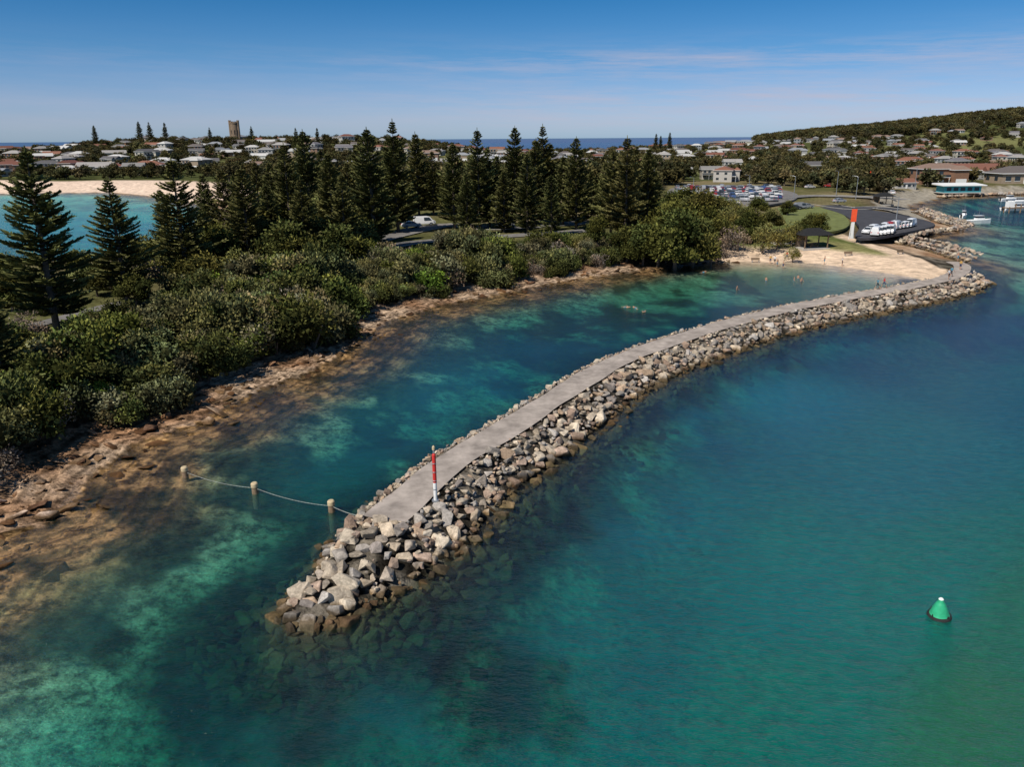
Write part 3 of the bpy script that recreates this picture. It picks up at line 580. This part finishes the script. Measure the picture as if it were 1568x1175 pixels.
def puth(n,xr,yr,cond=None,coastd=60,sc=1.,gap=20):
    X=rng.uniform(*xr,n);Y=rng.uniform(*yr,n);h,dd,_=height(X,Y)
    ic=inside(CARP,X,Y)
    for x,y,z,q,c in zip(X,Y,h,dd,ic):
        if q<coastd or c or (cond and not cond(x,y)): continue
        if any((x-a)**2+(y-b)**2<gap**2 for a,b in houses): continue
        houses.append((x,y));place('town_house',random.choice(HV) if z<14 else random.choice(HV[:3]+HV[4:5]),(x,y,z+.25),random.choice([0,.2,-.3,.5,1.57,1.3,-.15])+random.uniform(-.1,.1),sc*random.uniform(.8,1.05))
puth(480,(-650,-150),(490,880));puth(110,(-150,60),(520,850));puth(340,(70,460),(520,1200),lambda x,y:x/y>.10 and fbm(x/60,y/60,6,2)>.38);puth(400,(300,1150),(520,1420),lambda x,y:x/y>.30 and fbm(x/80,y/80,5,2)>.45);puth(24,(20,110),(400,560))
for px,py,v,s_,rz in [(1432,281,5,1.15,.1),(1484,274,2,1.5,-.05),(1555,280,0,1.5,.05),(150,268,2,1.3,.2),(105,270,0,1.1,0),(905,272,3,.9,.3),(1250,262,4,1.2,0),(1380,288,4,.8,.2),(230,266,0,1.3,.1)]:
    x,y=P(px,py,3.3);z=hz(x,y);houses.append((x,y));place('waterfront_house',HV[v],(x,y,max(z,2.5)),rz,s_)
scatter(3000,(-700,-60),(470,950),(3.5,8));scatter(1000,(-120,330),(400,1150),(4,8));scatter(3400,(100,1300),(330,1350),(4,9),lambda x,y:x/y>.12 and fbm(x/70,y/70,8,2)>.34)
scatter(5200,(350,1900),(1150,1800),(9,14),lambda x,y:x/y>.3 and x/y<.85 and fbm(x/90,y/90,4,2)>.30)
scatter(260,(90,330),(300,400),(5,9));scatter(330,(-90,90),(330,480),(7,12));scatter(140,(-200,-70),(330,560),(6,10),lambda x,y:x/y>-.36)
print('houses',len(houses))
stone=simple('tower_stone_mat',(.22,.16,.11),.9,nscale=.6,var=.2)
Y=800;x,top=at_dist(358,184,Y);g0=hz(x,Y);hh_=top-g0;mb=MB()
mb.cyl((0,0,-1),(0,0,hh_*.86),4.2,3.9,24,0);mb.cyl((0,0,hh_*.86),(0,0,hh_*.9),4.3,4.3,24,0)
for k in range(12): a=k*math.pi/6;M=Matrix.Rotation(a,4,'Z');mb.box(3.6,4.25,-.6,.6,hh_*.9,hh_*.9+1.1,0,M=M)
for sx_ in(-1,1):
    mb.cyl((sx_*4.0,-1,-1),(sx_*4.0,-1,hh_-.6),1.3,1.2,12,0)
    for k in range(6): a=k*math.pi/3;mb.box(sx_*4.0+1.05*math.cos(a)-.25,sx_*4.0+1.05*math.cos(a)+.25,-1+1.05*math.sin(a)-.25,-1+1.05*math.sin(a)+.25,hh_-.6,hh_,0)
for k in range(8): a=k*math.pi/4+.2;M=Matrix.Rotation(a,4,'Z');mb.box(4.0,4.2,-.35,.35,hh_*.4,hh_*.58,1,M=M)
place('castle_water_tower',mb.mesh('castle_water_tower',[stone,dark]),(x,Y,g0))
# ------------------------------------------------------------------ cars
carm=objrand('car_paint_mat',[(.6,.6,.6),(.52,.52,.53),(.35,.36,.38),(.03,.03,.035),(.6,.6,.58),(.12,.13,.15),(.05,.09,.22),(.28,.03,.03),(.66,.66,.66),(.24,.25,.27)],.3,.31,.5,var=.05)
whitecar=simple('white_vehicle_mat',(.74,.75,.76),.3,spec=.5,var=.03)
def car(van=0,paint=None):
    prof_=[(-2.2,.35),(-2.25,.8),(-2.1,1.0),(-1.75,1.08),(-1.25,1.5),(-.2,1.56),(.5,1.48),(1.15,1.03),(1.95,.9),(2.22,.72),(2.22,.35)]
    if van: prof_=[(-2.4,.35),(-2.45,1.0),(-2.38,1.9),(-2.2,2.0),(.6,2.02),(1.2,1.9),(1.75,1.25),(2.3,1.05),(2.42,.8),(2.42,.35)]
    mb=MB();n=len(prof_);vs=[]
    for sg in(-1,1):
        for x,z in prof_: vs.append((x,sg*(.88 if z<1.05 else .88-.28*(z-1.05)/.5*(.5 if van else 1)),z))
    mb.add(vs,[(k,k+1,n+k+1,n+k) for k in range(n-1)]+[tuple(range(n-1,-1,-1)),tuple(range(n,2*n)),(0,n,2*n-1,n-1)],0)
    for sg in(-1,1):
        if van: mb.add([(-.2,sg*.885,1.15),(1.55,sg*.885,1.15),(1.05,sg*.70,1.8),(-.2,sg*.70,1.8)],[(0,1,2,3)],1)
        else:
            mb.add([(-1.6,sg*.885,1.1),(-.25,sg*.885,1.1),(-.25,sg*.665,1.47),(-1.2,sg*.67,1.45)],[(0,1,2,3)],1);mb.add([(-.15,sg*.885,1.1),(1.0,sg*.885,1.1),(.45,sg*.68,1.44),(-.15,sg*.665,1.47)],[(0,1,2,3)],1)
        for wx in(-1.35,1.35): mb.cyl((wx,sg*.7,.33),(wx,sg*.93,.33),.34,.34,14,2);mb.cyl((wx,sg*.93,.33),(wx,sg*.945,.33),.2,.2,10,3)
    if van: mb.add([(1.24,-.66,1.88),(1.24,.66,1.88),(1.8,.8,1.27),(1.8,-.8,1.27)],[(0,1,2,3)],1)
    else: mb.add([(.54,-.62,1.475),(.54,.62,1.475),(1.16,.8,1.05),(1.16,-.8,1.05)],[(0,1,2,3)],1);mb.add([(-1.3,-.6,1.48),(-1.3,.6,1.48),(-1.76,.78,1.1),(-1.76,-.78,1.1)],[(0,1,2,3)],1)
    xe=2.23 if not van else 2.43
    for sg in(-1,1): mb.box(xe-.03,xe+.01,sg*.65-.18,sg*.65+.18,.62,.78,3);mb.box(-xe-.02,-xe+.1,sg*.7-.12,sg*.7+.12,.75,.95,4)
    return mb.mesh('car_mesh',[paint or carm,glass,dark,steel,red])
CAR=[car(),car(),car(1)];CARW=[car(0,whitecar),car(1,whitecar)]
def rowc(pa,pb,n,z,ang,prob=.9,name='parked_car',kinds=None):
    a=np.array(P(*pa,z));b=np.array(P(*pb,z))
    for k in range(n):
        if random.random()<prob: q=a+(b-a)*(k+.5)/n;place(name,random.choice(kinds or CAR),(q[0],q[1],z+.02),ang+random.choice([0,math.pi])+random.uniform(-.04,.04),random.uniform(.95,1.08))
for k,(py,n) in enumerate([(287,26),(290,28),(293.5,30),(297,30),(301,28),(305.5,26),(310,16)]):
    rowc((1034 if py<306 else 1045,py+ (1 if k else 2)),(1195 if py<306 else 1130,py+3),n,3.4,1.5,.8)
rowc((1326,358),(1396,347),12,2.42,.9,.9,kinds=CAR+CARW*2);rowc((1338,361),(1366,357),5,2.42,1.0,.8,kinds=CARW);rowc((1212,321),(1240,318),3,2.46,.3,1)
place('parked_van',CARW[1],(*P(650,345,3.4),3.42),.3,1.15);place('parked_car',CAR[0],(*P(630,349,3.4),3.42),.4,1.1);place('parked_car',CARW[0],(*P(775,350,3.4),3.42),.1,1.1)
for px,py in [(1270,287),(1300,290),(1330,284),(1240,289),(1365,298),(1285,311)]: place('parked_car',CAR[random.randrange(3)],(*P(px,py,3.3),3.5),random.uniform(0,3))
# ------------------------------------------------------------------ markers, buoy, net
mb=MB();mb.lathe([(.0,0,1),(.24,0,1),(.24,.12,1),(.12,.14,0),(.12,1.35,0)],16);mb.lathe([(.125,1.35,2),(.125,3.3,2),(.09,3.34,2),(.06,3.4,1),(.06,3.62,1),(.10,3.64,3),(.10,3.82,3),(.04,3.92,3),(0,3.93,3)],16)
for zz_ in(.9,1.5,2.1,2.7): mb.box(-.16,.16,-.15,-.12,zz_,zz_+.03,1)
x,y=P(667,767,1.95);place('channel_marker_post',mb.mesh('channel_marker_post',[white,steel,red,palew],True),(x,y,1.9),0,1.02)
def beacon(name,px,py,z,H_,sh):
    mb=MB();mb.cyl((-.5,0,0),(-.12,0,H_),.09,.06,8,0);mb.cyl((.5,0,0),(.12,0,H_),.09,.06,8,0)
    for k in range(6): mb.box(-.46+.05*k,.46-.05*k,-.04,.04,.6+k*H_/8,.7+k*H_/8,0)
    if sh=='rect': mb.box(-.62,.62,-.16,-.1,H_*.58,H_,1);mb.box(-.32,.32,-.2,-.163,H_*.02,H_*.57,0)
    else: mb.add([(-1.1,-.13,H_*.6),(1.1,-.13,H_*.6),(0,-.13,H_*1.1),(-1.1,-.08,H_*.6),(1.1,-.08,H_*.6),(0,-.08,H_*1.1)],[(0,1,2),(5,4,3),(0,3,4,1),(1,4,5,2),(2,5,3,0)],1)
    place(name,mb.mesh(name,[white,redor]),(*P(px,py,z),z),0,1)
beacon('leading_beacon',1303,366,2.2,6.8,'rect');beacon('leading_beacon_triangle',1330,287,3.3,6.5,'tri')
mb=MB();mb.lathe([(0,-.6,1),(.45,-.55,1),(.6,-.1,1),(.62,.05,1),(.58,.14,1),(.50,.17,0),(.47,.22,0),(.38,.5,0),(.25,.8,0),(.17,.92,0),(.15,1.0,0),(.13,1.1,2),(.08,1.16,2),(0,1.18,2)],24)
for k in range(4):
    a=k*math.pi/2+.4;mb.cyl((.5*math.cos(a),.5*math.sin(a),.15),(.54*math.cos(a),.54*math.sin(a),.3),.03,.03,6,1)
place('green_channel_buoy',mb.mesh('green_channel_buoy',[green,dark,white],True),(*P(1438,944),0),0,1.0,rot=(.05,-.08,0))
PP=[P(284,731),P(391,756),P(508,784)]
for x,y in PP:
    mb=MB();mb.lathe([(.24,-2.2,0),(.25,.25,0),(.235,.55,1),(.27,.58,1),(.27,.85,1),(.2,.93,1),(0,.93,1)],16);place('net_pile',mb.mesh('net_pile',[timber,palew],True),(x,y,0),0,.95)
mb=MB();anch=PP+[P(548,786,.8)];zs=[.45,.45,.45,.6]
for k in range(3):
    a=np.array(anch[k]);b=np.array(anch[k+1]);pr=None
    for i in range(25):
        t=i/24;q=a+(b-a)*t;z=zs[k]*(1-t)+zs[k+1]*t-.28*4*t*(1-t)*(.9 if k<2 else .3)
        if pr: mb.cyl(pr,(q[0],q[1],z),.014,.014,5,0,cap=False)
        pr=(q[0],q[1],z)
        if 0<i<24: mb.lathe([(0,-.035),(.03,-.02),(.03,.02),(0,.035)],8,c=pr)
place('swimming_net_rope',mb.mesh('swimming_net_rope',[ropem]))
def shelter(px,py,z,name='picnic_shelter',s_=1.):
    mb=MB();mb.box(-2.6,2.6,-1.8,1.8,-.3,.1,3)
    for sx_ in(-1,1):
        for sy in(-1,1): mb.box(sx_*2.2-.08,sx_*2.2+.08,sy*1.4-.08,sy*1.4+.08,.1,2.4,0)
    a,b=3,2.2;V=[(-a,-b,2.4),(a,-b,2.4),(a,b,2.4),(-a,b,2.4),(-1.2,0,3.5),(1.2,0,3.5)];mb.add(V,[(0,1,5,4),(1,2,5),(2,3,4,5),(3,0,4),(3,2,1,0)],1)
    mb.box(-2.2,-.2,1.2,1.35,.1,2.3,2);mb.box(-.9,.9,-.4,.4,.75,.82,0);mb.box(-.1,.1,-.1,.1,.1,.75,0)
    for sy in(-.85,.6): mb.box(-.9,.9,sy,sy+.25,.42,.48,0);mb.box(-.7,-.6,sy+.08,sy+.16,.1,.42,0);mb.box(.6,.7,sy+.08,sy+.16,.1,.42,0)
    x,y=P(px,py,z);place(name,mb.mesh(name,[timber,dark,stone,conc]),(x,y,hz(x,y)),.2,s_)
shelter(1243,374,2.1,s_=1.25);shelter(1198,370,2.1,s_=.9);shelter(1352,305,3.3,s_=1.2)
def bench(px,py,z,rz):
    mb=MB();mb.box(-.9,.9,-.2,.2,.42,.47,0);mb.box(-.9,.9,.18,.23,.5,.9,0)
    for sx_ in(-.7,.7): mb.box(sx_-.04,sx_+.04,-.18,.22,0,.42,1)
    x,y=P(px,py,z);place('park_bench',mb.mesh('park_bench',[timber,steel]),(x,y,hz(x,y)),rz)
for a in [(1158,386,2.1,0),(1300,383,2.1,.1),(1380,381,2.1,.4),(150,498,3.4,.5)]: bench(*a)
for px,py,z,H_ in [(1145,310,3.3,9),(1060,315,3.3,9),(1215,305,3.3,8),(1310,306,3.3,8),(1400,290,3.3,9),(760,352,3.3,7),(1280,300,3.3,9),(1000,300,3.3,10),(1370,352,2.4,8)]:
    mb=MB();mb.cyl((0,0,0),(0,0,H_),.12,.07,8,0);mb.cyl((0,0,H_-.1),(1.5,0,H_+.25),.05,.04,6,0);mb.box(1.3,2.0,-.12,.12,H_+.18,H_+.28,0);place('street_lamp',mb.mesh('street_lamp',[steel]),(*P(px,py,z),z),random.uniform(2.5,3.8))
# ------------------------------------------------------------------ boats, jetty, co-op
hullw=simple('boat_hull_mat',(.75,.76,.76),.3,spec=.5,var=.05);teal=simple('teal_paint_mat',(.05,.28,.33),.6,var=.1)
def boat(name,px,py,L_,rz):
    mb=MB();st=[(-.5,.30,.16,1.0),(-.25,.34,.2,1.0),(.05,.34,.2,1.05),(.3,.24,.12,1.15),(.45,.1,.04,1.3),(.5,.01,.01,1.38)];vs=[]
    for t,w1_,w0,h in st:
        x=t*L_;vs+=[(x,-w1_*L_*.42,h),(x,-w0*L_*.42,-.3),(x,w0*L_*.42,-.3),(x,w1_*L_*.42,h)]
    fs=[]
    for k in range(len(st)-1): b=k*4;fs+=[(b,b+1,b+5,b+4),(b+1,b+2,b+6,b+5),(b+2,b+3,b+7,b+6)]
    fs+=[(0,3,2,1)];mb.add(vs,fs,0);mb.add([(v[0],v[1]*.95,v[2]-.18) for v in vs if v[2]>0],[(2*k,2*k+2,2*k+3,2*k+1) for k in range(len(st)-1)],0)
    w=L_*.1;mb.box(-.12*L_,.2*L_,-w,w,.85,1.6,0,.1,.08);mb.box(-.1*L_,.17*L_,-w*.93,w*.93,1.603,2.2,1,.25,.12);mb.box(-.16*L_,.15*L_,-w,w,2.203,2.3,0)
    for sg in(-1,1): mb.cyl((-.1*L_,sg*w*.9,2.3),(-.12*L_,sg*w*.9,3.0),.03,.03,5,2)
    mb.cyl((0,0,2.3),(0,0,4.3),.04,.02,6,2);mb.box(-.54*L_,-.5*L_,-.25,.25,.2,1.4,3)
    place(name,mb.mesh(name,[hullw,glass,steel,dark]),(*P(px,py),.0),rz)
boat('motor_boat',1497,342,8,.1);boat('motor_boat',1556,322,12,.3);boat('motor_boat',1475,334,5,.8);boat('motor_boat',1580,318,13,.2);boat('motor_boat',1560,312,9,.0);boat('motor_boat',1545,308,8,.2)
mb=MB()
mb.box(0,34,-1.4,1.4,1.5,1.8,0)
for k in range(9):
    for sy in(-1.2,1.2): mb.cyl((k*4.1+.6,sy,-4),(k*4.1+.6,sy,2.9 if k%2 else 2.0),.2,.2,8,0)
mb.box(.5,2.5,-.9,.9,1.8,3.7,1)
place('timber_jetty',mb.mesh('timber_jetty',[timber,white]),(*P(1538,326),0),.12)
mb=MB();mb.box(-9,9,-4,4,1.6,1.9,2)
for k in range(6):
    for sy in(-3.4,0,3.4): mb.cyl((-8.2+k*3.3,sy,-3),(-8.2+k*3.3,sy,1.6),.22,.22,8,3)
mb.box(-8,8,-3,3,1.9,4.6,0);mb.add([(-9.5,-4.3,4.6),(9.5,-4.3,4.6),(9.5,4.3,4.9),(-9.5,4.3,4.9),(-9.5,-4.3,4.9),(9.5,-4.3,4.9),(9.5,4.3,5.5),(-9.5,4.3,5.5)],[(4,5,6,7),(0,1,5,4),(1,2,6,5),(2,3,7,6),(3,0,4,7),(3,2,1,0)],1)
for k in range(5): mb.box(-7+k*3,-5+k*3,-3.06,-3.003,2.5,4,4)
place('waterfront_boathouse',mb.mesh('waterfront_boathouse',[teal,white,conc,timber,glass]),(*P(1466,301),0),.05,1.0)
# ------------------------------------------------------------------ people
skin=simple('skin_mat',(.42,.24,.16),.6,var=.08);hairm=simple('hair_mat',(.05,.03,.02),.8);eyem=simple('eye_mat',(.02,.02,.02),.3)
CL_=[simple('cloth_mat_%d'%i,c,.85,var=.1) for i,c in enumerate([(.03,.05,.12),(.5,.05,.05),(.6,.6,.6),(.04,.04,.05),(.08,.25,.35),(.5,.3,.08)])]
def person(step,armsw,top,bot,bare=False,lean=0,bendarm=.1):
    v=[(0,0,.95)];r=[.125];e=[]
    def ad(p_,rad,par): v.append(p_);r.append(rad);e.append((par,len(v)-1));return len(v)-1
    a=ad((0,lean*.3,1.12),.12,0);b=ad((0,lean*.7,1.34),.14,a);n_=ad((0,lean,1.47),.052,b);h0=ad((0,lean+.01,1.57),.085,n_);ad((0,lean-.005,1.68),.08,h0)
    for sg in(-1,1):
        sy=sg*step;hp=ad((sg*.09,0,.88),.095,0);kn=ad((sg*.1,sy*.25-.03,.49),.06,hp);an=ad((sg*.1,sy*.4,.09),.038,kn);ad((sg*.11,sy*.4-.14,.035),.035,an)
        sw=-sg*armsw;sh=ad((sg*.19,lean*.8,1.39),.055,b);el_=ad((sg*.25,lean*.7-sw*.12+.02,1.12),.04,sh);wr=ad((sg*.26,lean*.6-sw*.3-bendarm,.88),.028,el_);pm=ad((sg*.26,lean*.6-sw*.33-bendarm,.81),.033,wr)
        for k,(dx,l) in enumerate([(-.028,.07),(-.01,.085),(.01,.08),(.028,.06)]):
            f1=ad((sg*.26+dx*.5,lean*.6-sw*.35-bendarm+dx,.77),.010,pm);ad((sg*.255+dx*.5,lean*.6-sw*.35-bendarm+dx-.012,.77-l*.8),.008,f1)
        t1=ad((sg*.235,lean*.6-sw*.33-bendarm-.04,.80),.011,pm);ad((sg*.23,lean*.6-sw*.33-bendarm-.055,.765),.009,t1)
    me=bpy.data.meshes.new('p');me.from_pydata(v,e,[]);o_=bpy.data.objects.new('p',me);scene.collection.objects.link(o_)
    md=o_.modifiers.new('s','SKIN')
    for i,q in enumerate(me.skin_vertices[0].data): q.radius=(r[i],r[i]*(.8 if i in(1,2) else 1));q.use_root=(i==0)
    md.use_smooth_shade=True;sb=o_.modifiers.new('u','SUBSURF');sb.levels=1
    dg=bpy.context.evaluated_depsgraph_get();me2=bpy.data.meshes.new_from_object(o_.evaluated_get(dg));bpy.data.objects.remove(o_)
    me2.name='person_mesh';me2.materials.clear()
    for m_ in (skin,CL_[top],CL_[bot],hairm,eyem): me2.materials.append(m_)
    for p_ in me2.polygons:
        c=p_.center;mi=0
        if .55<c.z<1.02 and abs(c.x)<.21: mi=2
        elif 1.02<=c.z<1.45 and abs(c.x)<.27 and not bare: mi=1 if (c.z>1.15 or abs(c.x)<.19) else 0
        if c.z>1.66 or (c.z>1.56 and c.y>lean+.02): mi=3
        p_.material_index=mi
    bm=bmesh.new();bm.from_mesh(me2)
    for sg in(-1,1): 
        q=bmesh.ops.create_uvsphere(bm,u_segments=6,v_segments=4,radius=.013,matrix=Matrix.Translation((sg*.03,lean-.082,1.60)))
        for vv in q['verts']:
            for f in vv.link_faces: f.material_index=4
        bmesh.ops.create_uvsphere(bm,u_segments=6,v_segments=4,radius=.022,matrix=Matrix.Translation((sg*.088,lean,1.585)))
    bmesh.ops.create_cone(bm,segments=5,radius1=.018,radius2=.004,depth=.04,cap_ends=True,matrix=Matrix.Translation((0,lean-.095,1.575))@Matrix.Rotation(math.pi/2,4,'X'))
    bmesh.ops.create_cube(bm,size=.02,matrix=Matrix.Translation((0,lean-.083,1.535))@Matrix.Diagonal((2,.5,.4,1)))
    bm.to_mesh(me2);bm.free();return me2
PM=[person(1,1,1,0),person(.2,.1,2,3),person(.15,.1,0,4,True,bendarm=.2),person(-1,1,4,3),person(.3,-.4,0,0,True,-.08,.25),person(0,.2,5,0)]
for px,py,k,rz in [(1353,441,0,1.2),(1343,443,3,1.3),(1452,428,1,.4),(1470,413,5,2.),(1456,424,3,1.9),(1466,400,2,0)]:
    place('person_walking',PM[k],(*P(px,py,1.95),1.93),rz,1.05)
for px,py,k,rz in [(1190,407,2,.5),(1199,409,4,1.5),(1186,404,1,3),(1222,427,2,2),(1227,431,4,.3),(1216,430,2,1.2),(1173,430,2,2),(1128,444,4,1),(1262,405,2,4)]:
    x,y=P(px,py,0);h=hz(x,y);place('person_wading',PM[k],(x,y,max(h,-1.0)),rz,1.05)
for px,py,k,rz in [(1180,396,5,0),(1290,400,1,1),(1205,392,0,2)]:
    x,y=P(px,py,1);place('person_on_beach',PM[k],(x,y,hz(x,y)),rz,1.05)
for px,py in [(978,474),(986,476),(951,470),(1073,418)]: place('swimmer',PM[2],(*P(px,py),-.12),random.uniform(0,6),1,rot=(-1.4,0,random.uniform(0,6)))
# ------------------------------------------------------------------ light and sky
SUNV=Vector((-.68,-.73,0)).normalized();el=math.radians(50);SV=Vector((SUNV.x*math.cos(el),SUNV.y*math.cos(el),math.sin(el)))
sl=bpy.data.lights.new('sun','SUN');sl.energy=4.9;sl.angle=math.radians(.5);sl.color=(1,.93,.82);so=bpy.data.objects.new('sun',sl);scene.collection.objects.link(so);so.rotation_euler=SV.to_track_quat('Z','Y').to_euler()
wd=bpy.data.worlds.new('World');scene.world=wd;wd.use_nodes=True;nt=wd.node_tree;nt.nodes.clear()
out=N(nt,'ShaderNodeOutputWorld');bg=N(nt,'ShaderNodeBackground');bg.inputs[1].default_value=.14
sk=N(nt,'ShaderNodeTexSky');sk.sky_type='NISHITA';sk.sun_disc=False;sk.sun_elevation=el;sk.sun_rotation=math.atan2(SUNV.x,SUNV.y)%(2*math.pi);sk.air_density=1.0;sk.dust_density=.3;sk.ozone_density=3.0
tc=N(nt,'ShaderNodeTexCoord');sp=N(nt,'ShaderNodeSeparateXYZ');nt.links.new(tc.outputs['Generated'],sp.inputs[0])
g_=ramp(nt,[(0,(.38,.54,.90)),(.09,(.42,.51,.82)),(.20,(.35,.46,.74)),(.38,(.20,.39,.63)),(.62,(.09,.32,.54)),(1,(.18,.33,.45))],mth(nt,'MULTIPLY',sp.outputs[2],4.0))
c=mixc(nt,sk.outputs[0],g_.outputs[0],1.0,'MULTIPLY')
az=mth(nt,'ARCTAN2',sp.outputs[0],sp.outputs[1])
cb=N(nt,'ShaderNodeCombineXYZ');nt.links.new(mth(nt,'MULTIPLY',az,3.4),cb.inputs[0]);nt.links.new(mth(nt,'ADD',mth(nt,'MULTIPLY',sp.outputs[2],46.0),mth(nt,'MULTIPLY',az,1.1)),cb.inputs[1])
cn=noise(nt,1.3,10,cb.outputs[0],.70);cm=ramp(nt,[(.42,0.),(.68,1.)],cn.outputs[0])
be=ramp(nt,[(.0,0),(.08,.55),(.17,.75),(.25,.35),(.34,.7),(.42,.1),(.5,0)],mth(nt,'MULTIPLY',sp.outputs[2],4.0))
side=ramp(nt,[(.25,.25),(.62,1.0)],mth(nt,'MULTIPLY_ADD',az,1.0,.5))
f=mth(nt,'MULTIPLY',mth(nt,'MULTIPLY',cm.outputs[0],be.outputs[0]),side.outputs[0])
c=mixc(nt,c,(3.7,3.5,4.2),f)
nt.links.new(c,bg.inputs[0]);nt.links.new(bg.outputs[0],out.inputs[0])
